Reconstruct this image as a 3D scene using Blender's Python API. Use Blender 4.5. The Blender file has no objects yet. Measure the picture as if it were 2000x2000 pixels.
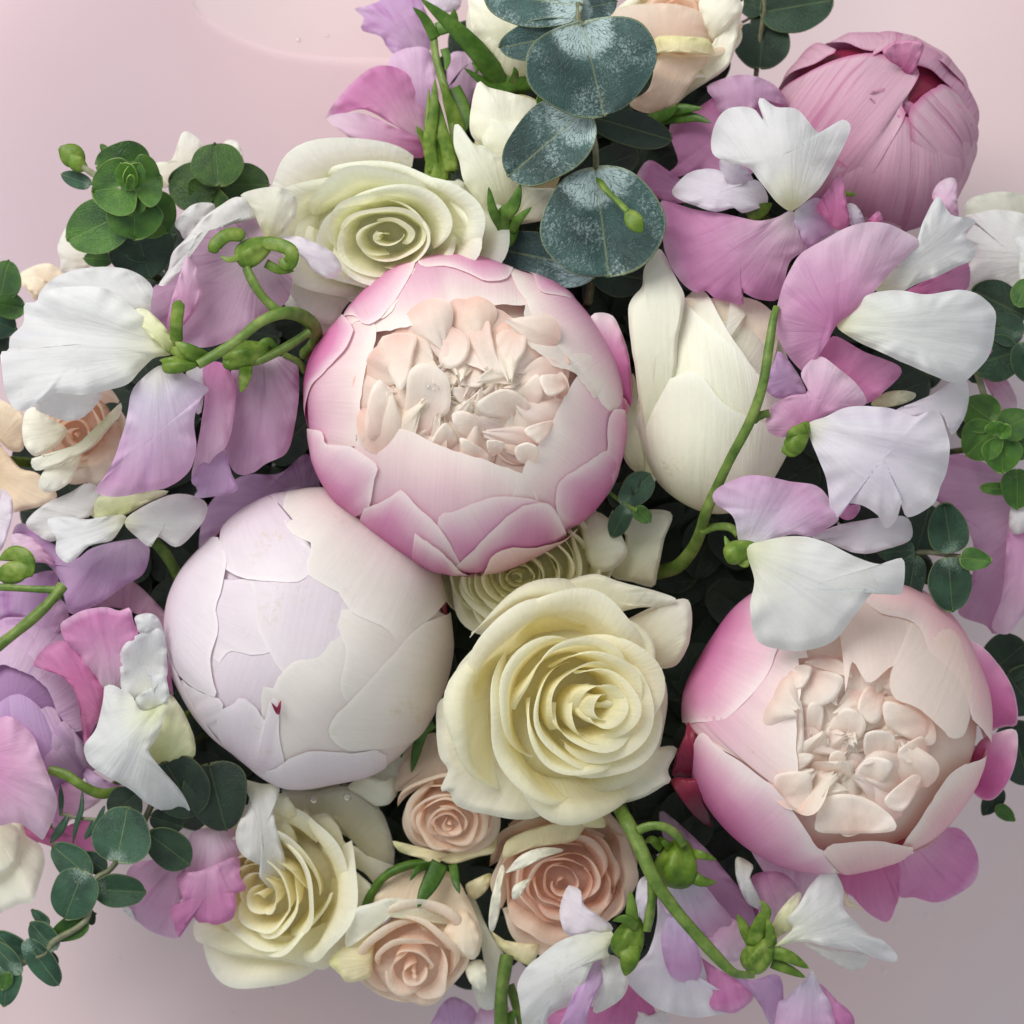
import bpy, math, random
import numpy as np

# ------------------------------------------------------------------ scene, camera, light
scn = bpy.context.scene
COL = scn.collection
S = 0.28 / 2000.0            # metres per unit; the drafting unit is 1/2000 of the 28 cm field at z = 0
HC = 0.56 / S                # camera height above z = 0, in units

cam = bpy.data.cameras.new('camera')
cam_o = bpy.data.objects.new('camera', cam)
COL.objects.link(cam_o)
cam_o.location = (0, 0, HC * S)
cam.sensor_width = 36
cam.angle = 2 * math.atan(0.14 / 0.56)
cam.clip_start = 0.01
cam.clip_end = 50
cam.dof.use_dof = True
cam.dof.focus_distance = (HC - 190) * S
cam.dof.aperture_fstop = 15
scn.camera = cam_o

world = bpy.data.worlds.new('World')
scn.world = world
world.use_nodes = True
bg = world.node_tree.nodes['Background']
bg.inputs[0].default_value = (0.90, 0.97, 0.985, 1)
bg.inputs[1].default_value = 0.52

la = bpy.data.lights.new('window_light', 'AREA')
la.shape = 'DISK'; la.size = 0.7; la.energy = 9.2; la.color = (1.0, 0.975, 0.94)
lo = bpy.data.objects.new('window_light', la)
COL.objects.link(lo)
lo.location = (-0.45, 0.58, 0.70)
from mathutils import Vector
lo.rotation_euler = (Vector((0, 0, 0)) - Vector(lo.location)).to_track_quat('-Z', 'Y').to_euler()

scn.view_settings.view_transform = 'Standard'
scn.view_settings.look = 'None'
scn.view_settings.exposure = 0.14
scn.view_settings.gamma = 1.0
scn.cycles.max_bounces = 8
scn.cycles.diffuse_bounces = 5
scn.cycles.glossy_bounces = 3
scn.cycles.transmission_bounces = 6
scn.cycles.transparent_max_bounces = 6
scn.cycles.caustics_reflective = False
scn.cycles.caustics_refractive = False
scn.cycles.use_denoising = True

# ------------------------------------------------------------------ helpers
RNG = np.random.RandomState(11)

def W(x, y, z):
    x = np.asarray(x, float); y = np.asarray(y, float); z = np.asarray(z, float)
    f = (HC - z) / HC * S
    return np.stack([(x - 1000) * f, (1000 - y) * f, np.broadcast_to(z * S, np.broadcast(x, z).shape)], -1)

CROP = {'A': (0, 200, 660), 'B': (540, 0, 560), 'C': (900, 0, 600), 'D': (1240, 0, 760), 'E': (0, 600, 660),
        'F': (560, 480, 700), 'G': (1200, 480, 800), 'H': (300, 930, 640), 'I': (0, 1100, 500), 'J': (0, 1480, 520),
        'K': (800, 1000, 600), 'L': (1280, 1080, 720), 'M': (400, 1400, 600), 'N': (900, 1500, 500),
        'O': (1300, 1500, 500), 'Q': (0, 0, 2000), 'R': (1250, 420, 310), 'T': (540, 340, 460),
        'U': (1700, 560, 300), 'V': (0, 760, 240), 'X': (830, 1700, 400), 'P': (0, 0, 1932), 'Y': (1760, 340, 240), 'Z': (1700, 860, 300)}

def T(crop, s):
    """points 'x y, x y, ...' written in a 1932 wide enlargement of one square of the field"""
    ox, oy, sz = CROP[crop]
    k = sz / 1932.0
    out = []
    for p in s.split(','):
        q = [float(t) for t in p.split()]
        out.append((ox + q[0] * k, oy + q[1] * k))
    return np.array(out)

def cr(P, n, closed=False):
    """Catmull-Rom through P, resampled to n points evenly by arc length"""
    P = np.asarray(P, float)
    if closed:
        Q = np.vstack([P[-1], P, P[0], P[1]])
    else:
        Q = np.vstack([2 * P[0] - P[1], P, 2 * P[-1] - P[-2]])
    t = np.linspace(0, 1, 9)[:-1][:, None]
    seg = []
    for i in range(len(Q) - 3):
        a, b, c, d = Q[i:i + 4]
        seg.append(0.5 * ((2 * b) + (-a + c) * t + (2 * a - 5 * b + 4 * c - d) * t * t + (-a + 3 * b - 3 * c + d) * t ** 3))
    R = np.vstack(seg + [Q[-2][None]])
    l = np.r_[0, np.cumsum(np.linalg.norm(np.diff(R[:, :2], axis=0), axis=1) + 1e-9)]
    s = np.linspace(0, l[-1], n + 1)[:-1] if closed else np.linspace(0, l[-1], n)
    return np.stack([np.interp(s, l, R[:, k]) for k in range(R.shape[1])], 1)

def sm(x, a=0.0, b=1.0):
    x = np.clip((x - a) / (b - a), 0, 1)
    return x * x * (3 - 2 * x)

class Wave:
    """smooth random field on (u, v): a few sines of random direction"""
    def __init__(self, rng, lo=.6, hi=2.4, n=6):
        self.k = rng.uniform(lo, hi, n); a = rng.uniform(0, 6.28, n)
        self.cx = np.cos(a) * self.k * 6.28; self.cy = np.sin(a) * self.k * 6.28
        self.p = rng.uniform(0, 6.28, n); self.n = n
    def __call__(self, u, v):
        o = 0
        for i in range(self.n):
            o = o + np.sin(self.cx[i] * u + self.cy[i] * v + self.p[i])
        return o / math.sqrt(self.n)

_grid = {}
def grid(nu, nv, per=False):
    k = (nu, nv, per)
    if k not in _grid:
        i = np.arange(nu if per else nu - 1); j = np.arange(nv - 1)
        I, J = np.meshgrid(i, j)
        I = I.ravel(); J = J.ravel(); I2 = (I + 1) % nu
        _grid[k] = np.stack([J * nu + I, J * nu + I2, (J + 1) * nu + I2, (J + 1) * nu + I], 1).astype(np.int32)
    return _grid[k]

def mesh(name, co, faces, mat, par=None, uv=None, rho=None, tint=None):
    co = np.asarray(co, float).reshape(-1, 3)
    loc = np.array(par.location) if par is not None else np.zeros(3)
    if par is not None and par.parent is not None:
        loc = loc + np.array(par.parent.location)
    me = bpy.data.meshes.new(name)
    nf = len(faces); k = faces.shape[1]
    me.vertices.add(len(co)); me.vertices.foreach_set('co', (co - loc).ravel())
    me.loops.add(nf * k); me.loops.foreach_set('vertex_index', faces.ravel().astype(np.int32))
    me.polygons.add(nf)
    me.polygons.foreach_set('loop_start', np.arange(0, nf * k, k, dtype=np.int32))
    me.polygons.foreach_set('use_smooth', np.ones(nf, bool))
    if uv is not None:
        l = me.uv_layers.new(name='UVMap')
        l.data.foreach_set('uv', np.asarray(uv, float).reshape(-1, 2)[faces.ravel()].ravel())
    if rho is not None:
        a = me.attributes.new('rho', 'FLOAT', 'POINT')
        a.data.foreach_set('value', np.asarray(rho, float).ravel())
    me.update(calc_edges=True)
    me.materials.append(MAT[mat])
    o = bpy.data.objects.new(name, me)
    COL.objects.link(o)
    if par is not None:
        o.parent = par
    if tint is not None:
        o.color = (*tint, 1)
    return o

def thing(name, label, cat, x, y, z, group=None):
    o = bpy.data.objects.new(name, None)
    o.empty_display_size = 0.01
    COL.objects.link(o)
    o.location = tuple(W(x, y, z))
    o['label'] = label; o['category'] = cat
    if group:
        o['group'] = group
    return o

# ------------------------------------------------------------------ materials
def lin(c):
    c = np.asarray(c, float) / 255.0
    return tuple(np.where(c <= 0.04045, c / 12.92, ((c + 0.055) / 1.055) ** 2.4))

MAT = {}
class NT:
    def __init__(self, name):
        self.m = bpy.data.materials.new(name); self.m.use_nodes = True
        self.t = self.m.node_tree; self.t.nodes.clear(); MAT[name] = self.m
    def n(self, kind, **kw):
        nd = self.t.nodes.new(kind)
        for k, v in kw.items():
            if k.startswith('i_'):
                nd.inputs[k[2:].replace('_', ' ')].default_value = v
            elif k.startswith('n_'):
                nd.inputs[int(k[2:])].default_value = v
            else:
                setattr(nd, k, v)
        return nd
    def l(self, a, b):
        self.t.links.new(a, b)
    def math(self, op, a, b=None, c=None):
        nd = self.n('ShaderNodeMath', operation=op)
        for i, s in enumerate((a, b, c)):
            if s is None: continue
            if isinstance(s, (int, float)): nd.inputs[i].default_value = s
            else: self.l(s, nd.inputs[i])
        return nd.outputs[0]
    def ramp(self, f, stops):
        r = self.n('ShaderNodeValToRGB')
        e = r.color_ramp.elements
        while len(e) < len(stops): e.new(0.5)
        for el, (p, c) in zip(e, stops):
            el.position = p; el.color = (*c, 1)
        self.l(f, r.inputs[0])
        return r.outputs[0]
    def mix(self, f, a, b, mode='MIX'):
        x = self.n('ShaderNodeMix', data_type='RGBA', blend_type=mode)
        for i, s in ((0, f), (6, a), (7, b)):
            if isinstance(s, (int, float)): x.inputs[i].default_value = s
            elif isinstance(s, tuple): x.inputs[i].default_value = (*s[:3], 1)
            else: self.l(s, x.inputs[i])
        return x.outputs[2]
    def noise(self, vec, scale, sc=(1, 1, 1), detail=2.0, rough=.5):
        mp = self.n('ShaderNodeMapping'); mp.inputs['Scale'].default_value = sc
        self.l(vec, mp.inputs[0])
        nz = self.n('ShaderNodeTexNoise', i_Scale=scale, i_Detail=detail, i_Roughness=rough)
        self.l(mp.outputs[0], nz.inputs['Vector'])
        return nz.outputs[0]

def petal_mat(name, stops, streak=.10, sf=42, transl=.28, rough=.55, edge=None, edge_w=.93, edge_amt=.75, vein=None, vein_amt=.5,
              bump=.32, spec=.28, blotch=.07, wander=.22, sat=1.25, blem=.0):
    k = NT(name)
    uv = k.n('ShaderNodeUVMap', uv_map='UVMap').outputs[0]
    oi = k.n('ShaderNodeObjectInfo')
    off = k.n('ShaderNodeVectorMath', operation='ADD')
    cmb = k.n('ShaderNodeCombineXYZ')
    k.l(k.math('MULTIPLY', oi.outputs['Random'], 37.0), cmb.inputs[2])
    k.l(uv, off.inputs[0]); k.l(cmb.outputs[0], off.inputs[1])
    P = off.outputs[0]
    sep = k.n('ShaderNodeSeparateXYZ'); k.l(uv, sep.inputs[0])
    n1 = k.noise(P, 2.2, (1.6, 1.0, 1), 2)
    v = k.math('ADD', sep.outputs[1], k.math('MULTIPLY', k.math('SUBTRACT', n1, .5), wander))
    col = k.ramp(v, [(p, lin(c)) for p, c in stops])
    st = k.noise(P, 1.0, (sf, 2.2, 1), 4, .6)
    f = k.math('MULTIPLY_ADD', k.math('SUBTRACT', st, .5), 2 * streak, 1.0)
    bl = k.noise(P, 5.0, (1, 1, 1), 3)
    f = k.math('ADD', f, k.math('MULTIPLY', k.math('SUBTRACT', bl, .5), 2 * blotch))
    tco = k.n('ShaderNodeTexCoord')
    ob = k.n('ShaderNodeVectorMath', operation='ADD'); k.l(tco.outputs['Object'], ob.inputs[0]); k.l(cmb.outputs[0], ob.inputs[1])
    fine = k.noise(ob.outputs[0], 900, (1, 1, 1), 4, .6)
    f = k.math('ADD', f, k.math('MULTIPLY', k.math('SUBTRACT', fine, .5), .07))
    col = k.mix(1.0, col, f, 'MULTIPLY')
    if blem:
        ba = k.n('ShaderNodeMapRange', n_1=.63, n_2=.72, n_3=0.0, n_4=1.0); k.l(k.noise(ob.outputs[0], 75, (1, 1, 1), 1), ba.inputs[0])
        bb = k.n('ShaderNodeMapRange', n_1=.50, n_2=.66, n_3=0.0, n_4=blem); k.l(k.noise(ob.outputs[0], 620, (1, 1, 1), 4, .7), bb.inputs[0])
        col = k.mix(k.math('MULTIPLY', ba.outputs[0], bb.outputs[0]), col, lin((196, 180, 116)))
    if vein:
        vn = k.noise(P, 1.0, (sf * .45, 1.3, 1), 3, .55)
        vm = k.n('ShaderNodeMapRange', n_1=.56, n_2=.74, n_3=0.0, n_4=vein_amt)
        k.l(vn, vm.inputs[0])
        col = k.mix(vm.outputs[0], col, lin(vein))
    if edge:
        at = k.n('ShaderNodeAttribute', attribute_name='rho')
        em = k.n('ShaderNodeMapRange', n_1=edge_w, n_2=1.0, n_3=0.0, n_4=edge_amt)
        k.l(at.outputs['Fac'], em.inputs[0])
        col = k.mix(em.outputs[0], col, lin(edge))
    col = k.mix(1.0, col, oi.outputs['Color'], 'MULTIPLY')
    g = k.n('ShaderNodeGamma', n_1=sat); k.l(col, g.inputs[0])
    bp = k.n('ShaderNodeBump', i_Strength=bump, i_Distance=0.0012)
    k.l(k.math('ADD', k.math('ADD', st, k.math('MULTIPLY', bl, .8)), k.math('MULTIPLY', fine, .18)), bp.inputs['Height'])
    pr = k.n('ShaderNodeBsdfPrincipled', i_Roughness=rough)
    pr.inputs['Specular IOR Level'].default_value = spec
    k.l(col, pr.inputs['Base Color']); k.l(bp.outputs[0], pr.inputs['Normal'])
    tr = k.n('ShaderNodeBsdfTranslucent'); k.l(g.outputs[0], tr.inputs[0])
    mx = k.n('ShaderNodeMixShader', n_0=transl)
    k.l(pr.outputs[0], mx.inputs[1]); k.l(tr.outputs[0], mx.inputs[2])
    out = k.n('ShaderNodeOutputMaterial'); k.l(mx.outputs[0], out.inputs[0])

# whites and creams
petal_mat('white', [(0, (226, 232, 184)), (.16, (234, 237, 218)), (.4, (234, 236, 234)), (1, (235, 236, 238))], vein=(216, 214, 226), vein_amt=.35, streak=.05, blem=0.25, transl=.40)
petal_mat('white_lilac', [(0, (230, 232, 205)), (.2, (236, 232, 240)), (.6, (236, 228, 240)), (1, (240, 236, 242))], vein=(214, 196, 222), vein_amt=.35, streak=.06, transl=.40)
petal_mat('pale_grey', [(0, (226, 228, 200)), (.25, (232, 231, 228)), (1, (236, 234, 234))], streak=.07, transl=.38)
petal_mat('sheer', [(0, (228, 226, 176)), (.4, (232, 230, 214)), (1, (238, 237, 228))], transl=.5, streak=.06)
petal_mat('keel', [(0, (206, 214, 140)), (.5, (232, 234, 190)), (1, (238, 238, 214))], transl=.35)
petal_mat('cream', [(0, (246, 236, 186)), (.4, (248, 241, 204)), (.75, (249, 246, 222)), (1, (250, 249, 238))], streak=.06, transl=.48, wander=.15, rough=.5, edge=(249, 249, 236), edge_w=.9, sat=1.05, blem=0.35)
petal_mat('greencream', [(0, (243, 241, 206)), (.4, (246, 246, 222)), (.75, (248, 248, 234)), (1, (249, 250, 243))], streak=.06, transl=.46, wander=.15, rough=.5, edge=(246, 249, 236), edge_w=.9, sat=1.05, blem=0.35)
petal_mat('ivory', [(0, (232, 230, 190)), (.45, (242, 240, 216)), (1, (245, 243, 230))], streak=.05, transl=.28, rough=.5, edge=(247, 246, 236), edge_w=.93, sat=1.05, blem=0.4)
petal_mat('peach', [(0, (247, 217, 196)), (.45, (249, 227, 210)), (.8, (250, 234, 219)), (1, (250, 241, 228))], streak=.07, transl=.55, edge=(248, 240, 220), edge_w=.92, sat=1.05, blem=0.3)
petal_mat('tan', [(0, (224, 200, 170)), (.5, (238, 220, 196)), (1, (243, 232, 212))], streak=.06, transl=.25)
petal_mat('spray_outer', [(0, (206, 206, 130)), (.4, (236, 222, 178)), (.8, (240, 230, 190)), (1, (232, 230, 168))], streak=.08, transl=.3, edge=(236, 236, 190), sat=1.05, blem=0.5)
# peonies
petal_mat('peony_pink', [(0, (198, 92, 152)), (.5, (215, 122, 174)), (.74, (228, 160, 196)), (.9, (239, 200, 216)), (1, (246, 228, 231))], streak=.08, sf=95, transl=.25, edge=(248, 236, 236), edge_w=.938, wander=.34, bump=.10, edge_amt=.4)
petal_mat('peony_pale', [(0, (216, 130, 174)), (.5, (226, 164, 196)), (.72, (236, 194, 210)), (.9, (245, 222, 222)), (1, (249, 238, 232))], streak=.08, sf=95, transl=.25, edge=(248, 238, 234), edge_w=.938, wander=.3, bump=.10, edge_amt=.4)
petal_mat('peony_hot', [(0, (190, 66, 136)), (.6, (210, 92, 158)), (.84, (226, 146, 190)), (1, (242, 212, 224))], streak=.08, sf=95, transl=.25, edge=(246, 226, 232), edge_w=.938, wander=.3, bump=.10, edge_amt=.4)
petal_mat('peony_cream', [(0, (246, 214, 204)), (.3, (248, 230, 221)), (.65, (250, 240, 232)), (1, (252, 247, 241))], streak=.05, bump=.15, transl=.42, edge=(249, 243, 236), edge_w=.93)
petal_mat('peony_coral', [(0, (214, 116, 150)), (.55, (230, 166, 184)), (.85, (239, 202, 204)), (1, (245, 226, 220))], streak=.08, sf=95, transl=.25, edge=(247, 232, 228), edge_w=.938, wander=.3, bump=.10, edge_amt=.4)
petal_mat('blush', [(0, (222, 190, 210)), (.45, (228, 210, 222)), (.85, (232, 221, 228)), (1, (236, 227, 231))], streak=.05, sf=60, transl=.22, edge=(247, 242, 243), edge_w=.965, wander=.2, bump=.10, blem=0.3, edge_amt=.4)
petal_mat('blush_warm', [(0, (224, 200, 204)), (.45, (231, 216, 214)), (.85, (235, 226, 220)), (1, (238, 231, 226))], streak=.05, sf=60, transl=.22, edge=(247, 243, 238), edge_w=.965, wander=.2, bump=.10, blem=0.4, edge_amt=.4)
petal_mat('mauve', [(0, (146, 40, 92)), (.3, (182, 112, 148)), (.7, (208, 160, 182)), (1, (214, 176, 192))], streak=.18, sf=55, transl=.2, edge=(196, 96, 152), edge_w=.955, vein=(164, 66, 124), vein_amt=.6)
petal_mat('wine', [(0, (92, 14, 42)), (.6, (130, 26, 60)), (1, (176, 70, 90))], streak=.3, transl=.15, rough=.35, spec=.4)
petal_mat('violet', [(0, (162, 112, 166)), (.4, (200, 160, 198)), (1, (220, 190, 216))], streak=.14, transl=.3, vein=(160, 90, 180), vein_amt=.4)
# sweet peas
petal_mat('pea_pink', [(0, (238, 230, 230)), (.22, (232, 194, 218)), (.6, (220, 156, 198)), (.9, (216, 144, 192)), (1, (230, 188, 218))], streak=.12, vein=(190, 92, 168), vein_amt=.45, transl=.44)
petal_mat('pea_soft', [(0, (232, 234, 224)), (.25, (228, 220, 238)), (.55, (226, 198, 228)), (.85, (220, 174, 212)), (1, (230, 198, 224))], streak=.09, vein=(206, 150, 208), vein_amt=.4, transl=.44)
petal_mat('pea_fade', [(0, (218, 140, 192)), (.35, (228, 174, 210)), (.8, (235, 206, 226)), (1, (238, 218, 232))], streak=.10, vein=(196, 110, 180), vein_amt=.35, transl=.44)
petal_mat('pea_hot', [(0, (220, 140, 180)), (.5, (214, 128, 176)), (1, (220, 152, 194))], streak=.16, vein=(176, 60, 130), vein_amt=.5, transl=.44)
petal_mat('pea_dusk', [(0, (218, 204, 214)), (.3, (208, 176, 200)), (.8, (202, 160, 192)), (1, (214, 180, 208))], streak=.12, vein=(168, 90, 150), vein_amt=.4, transl=.44)
petal_mat('pea_lilac', [(0, (218, 200, 224)), (.4, (213, 180, 218)), (.8, (212, 174, 216)), (1, (226, 202, 230))], streak=.12, vein=(182, 104, 184), vein_amt=.5, transl=.44)

def green_mat(name, a, b, c, rough=.42, transl=.12, bump=.2):
    k = NT(name)
    tc = k.n('ShaderNodeTexCoord'); P = tc.outputs['Object']
    n1 = k.noise(P, 180, (1, 1, 1), 3); n2 = k.noise(P, 700, (1, 1, 1), 2)
    f = k.math('ADD', k.math('MULTIPLY', n1, .8), k.math('MULTIPLY', n2, .25))
    col = k.ramp(f, [(.3, lin(a)), (.5, lin(b)), (.72, lin(c))])
    oi = k.n('ShaderNodeObjectInfo')
    col = k.mix(1.0, col, oi.outputs['Color'], 'MULTIPLY')
    bp = k.n('ShaderNodeBump', i_Strength=bump, i_Distance=0.0006); k.l(n2, bp.inputs['Height'])
    pr = k.n('ShaderNodeBsdfPrincipled', i_Roughness=rough); pr.inputs['Specular IOR Level'].default_value = .35
    k.l(col, pr.inputs['Base Color']); k.l(bp.outputs[0], pr.inputs['Normal'])
    tr = k.n('ShaderNodeBsdfTranslucent'); k.l(col, tr.inputs[0])
    mx = k.n('ShaderNodeMixShader', n_0=transl)
    k.l(pr.outputs[0], mx.inputs[1]); k.l(tr.outputs[0], mx.inputs[2])
    out = k.n('ShaderNodeOutputMaterial'); k.l(mx.outputs[0], out.inputs[0])
green_mat('stem_green', (70, 96, 36), (98, 124, 52), (132, 150, 78))
green_mat('calyx_green', (66, 98, 30), (104, 134, 46), (150, 168, 84), transl=.25)
green_mat('sepal_green', (50, 84, 26), (74, 110, 36), (104, 136, 58))
green_mat('dark_stem', (40, 52, 30), (62, 70, 44), (92, 90, 62))
green_mat('woody', (92, 98, 74), (122, 124, 96), (150, 150, 124))

def leaf_mat(name, dark, mid, pale, edge, powder=.5, base_pow=.9, rough=.42):
    k = NT(name)
    uv = k.n('ShaderNodeUVMap', uv_map='UVMap').outputs[0]
    oi = k.n('ShaderNodeObjectInfo')
    cmb = k.n('ShaderNodeCombineXYZ'); k.l(k.math('MULTIPLY', oi.outputs['Random'], 53.0), cmb.inputs[2])
    off = k.n('ShaderNodeVectorMath', operation='ADD'); k.l(uv, off.inputs[0]); k.l(cmb.outputs[0], off.inputs[1])
    P = off.outputs[0]
    n1 = k.noise(P, 2.0, (1, 1, 1), 3)
    col = k.ramp(n1, [(.3, lin(dark)), (.65, lin(mid))])
    # waxy bloom: fine fractal flecks, thicker towards the leaf's foot
    sep = k.n('ShaderNodeSeparateXYZ'); k.l(uv, sep.inputs[0])
    dx = k.math('SUBTRACT', sep.outputs[0], .5); 
    d = k.math('SQRT', k.math('ADD', k.math('MULTIPLY', dx, dx), k.math('MULTIPLY', sep.outputs[1], sep.outputs[1])))
    foot = k.n('ShaderNodeMapRange', n_1=.05, n_2=.42, n_3=base_pow, n_4=0.0); k.l(d, foot.inputs[0])
    fl = k.noise(P, 34, (1, 1, 1), 7, .8)
    patch = k.noise(P, 3.2, (1, 1, 1), 3)
    m = k.math('ADD', k.math('MULTIPLY', k.math('SUBTRACT', fl, .5), 2.6), k.math('MULTIPLY', k.math('SUBTRACT', patch, .55), 1.6))
    m = k.math('ADD', k.math('ADD', m, foot.outputs[0]), powder - .5)
    mr = k.n('ShaderNodeMapRange', n_1=.12, n_2=.75, n_3=0.0, n_4=.85); k.l(m, mr.inputs[0])
    # rubbed veins: dark cracks in the bloom fanning out from the foot
    ang = k.math('ARCTAN2', dx, k.math('ADD', sep.outputs[1], .06))
    cv = k.n('ShaderNodeCombineXYZ'); k.l(k.math('MULTIPLY', ang, 3.4), cv.inputs[0]); k.l(k.math('MULTIPLY', d, 2.6), cv.inputs[1]); k.l(k.math('MULTIPLY', oi.outputs['Random'], 53.0), cv.inputs[2])
    dis = k.n('ShaderNodeTexNoise', i_Scale=3.0); k.l(cv.outputs[0], dis.inputs['Vector'])
    cv2 = k.n('ShaderNodeVectorMath', operation='MULTIPLY_ADD'); k.l(dis.outputs['Color'], cv2.inputs[0]); cv2.inputs[1].default_value = (.5, .5, 0); k.l(cv.outputs[0], cv2.inputs[2])
    vo = k.n('ShaderNodeTexVoronoi', feature='DISTANCE_TO_EDGE', i_Scale=3.6); k.l(cv2.outputs[0], vo.inputs['Vector'])
    vr = k.n('ShaderNodeMapRange', n_1=.012, n_2=.07, n_3=.15, n_4=1.0); k.l(vo.outputs['Distance'], vr.inputs[0])
    fac = k.math('MULTIPLY', mr.outputs[0], vr.outputs[0])
    col = k.mix(fac, col, lin(pale))
    mr2 = k.n('ShaderNodeMapRange', n_1=.004, n_2=.014, n_3=.45, n_4=0.0); k.l(k.math('ABSOLUTE', dx), mr2.inputs[0])
    col = k.mix(mr2.outputs[0], col, lin(edge))
    at = k.n('ShaderNodeAttribute', attribute_name='rho')
    em = k.n('ShaderNodeMapRange', n_1=.972, n_2=.998, n_3=0.0, n_4=.55); k.l(at.outputs['Fac'], em.inputs[0])
    col = k.mix(em.outputs[0], col, lin(edge))
    col = k.mix(1.0, col, oi.outputs['Color'], 'MULTIPLY')
    bp = k.n('ShaderNodeBump', i_Strength=.45, i_Distance=0.0007)
    k.l(k.math('ADD', k.math('MULTIPLY', vr.outputs[0], .6), fl), bp.inputs['Height'])
    pr = k.n('ShaderNodeBsdfPrincipled', i_Roughness=rough); pr.inputs['Specular IOR Level'].default_value = .45
    k.l(col, pr.inputs['Base Color']); k.l(bp.outputs[0], pr.inputs['Normal'])
    out = k.n('ShaderNodeOutputMaterial'); k.l(pr.outputs[0], out.inputs[0])
leaf_mat('euc', (34, 58, 54), (62, 92, 88), (176, 196, 196), (140, 148, 104), .62, 2.2)
leaf_mat('euc_green', (40, 80, 26), (78, 120, 38), (150, 174, 128), (136, 160, 84), .2, .6, .28)
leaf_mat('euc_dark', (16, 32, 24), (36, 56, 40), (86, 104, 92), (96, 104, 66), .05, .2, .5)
leaf_mat('euc_small', (28, 58, 42), (56, 92, 68), (156, 176, 164), (132, 146, 96), .3, .9)

# ------------------------------------------------------------------ shape makers
def pet(par, crop, poly, b, z0, z1, mat, c=None, dome=18, crease=.03, kf=5, ruf=5, rim=-7, side=0, name='petal', tint=None, pw=1.0, nv=13):
    """a free petal: outline poly, attached at b (height z0), farthest rim at height z1"""
    rng = np.random.RandomState(RNG.randint(1 << 30))
    P = T(crop, poly); B = T(crop, b)[0]
    per = np.linalg.norm(np.diff(np.vstack([P, P[:1]]), axis=0), axis=1).sum()
    nu = int(np.clip(per / 9, 36, 110))
    O = cr(P, nu, True)
    if c is None:
        x, y = O[:, 0], O[:, 1]; x2, y2 = np.roll(x, -1), np.roll(y, -1)
        a = (x * y2 - x2 * y); A = a.sum()
        C = np.array([((x + x2) * a).sum(), ((y + y2) * a).sum()]) / (3 * A)
    else:
        C = T(crop, c)[0]
    L = np.linalg.norm(O - B, axis=1).max()
    s = np.linspace(0, 2 * math.pi, nu, endpoint=False)
    jit = sum(np.sin(s * k + rng.uniform(0, 6.3)) / k ** .6 for k in (7, 11, 17, 23)) * L * .003
    n = O - C; nl = np.linalg.norm(n, axis=1, keepdims=True) + 1e-6
    O = O + n / nl * jit[:, None]
    r = (np.linspace(0, 1, nv)) ** .75
    XY = C + (O - C)[None] * r[:, None, None]
    RHO = np.broadcast_to(r[:, None], (nv, nu))
    d = XY - B; t = np.linalg.norm(d, axis=2) / L
    ax = C - B; la_ = np.linalg.norm(ax)
    ax = ax / la_ if la_ > 1e-3 else np.array([1.0, 0])
    pa = np.array([-ax[1], ax[0]])
    lon = d @ ax; lat = d @ pa
    ang = np.arctan2(lat, lon + .08 * L)
    cz = sum(np.sin(ang * kf * q + rng.uniform(0, 6.3)) * w for q, w in ((.6, 1), (1, .8), (1.7, .5), (2.9, .22)))
    wv = Wave(rng, .5, 1.6)
    rm = np.linalg.norm(O - C, axis=1).mean()
    dd = np.linalg.norm(XY - C, axis=2) / rm
    z = z0 + (z1 - z0) * t ** pw + dome * (1 - np.minimum(dd, 1.6) ** 2 * .8) + crease * L * cz * t ** 1.2
    z = z + .018 * L * wv(lon / L, lat / L) + side * lat / L
    fr = rng.randint(6, 10)
    z = z + ruf * RHO ** 5 * (np.sin(fr * s + rng.uniform(0, 6)) + .6 * np.sin((fr * 2 + 1) * s + rng.uniform(0, 6)))[None]
    z = z + rim * sm(RHO, .82, 1.0) ** 2
    wf = Wave(rng, 3.0, 7.0, 8)
    z = z + .0028 * L * wf(lon / L * .6, lat / L)
    co = W(XY[..., 0], XY[..., 1], z)
    uv = np.stack([.5 + ang / 2.6, t], -1)
    return mesh(name, co, grid(nu, nv, True), mat, par, uv, RHO, tint)

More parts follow.
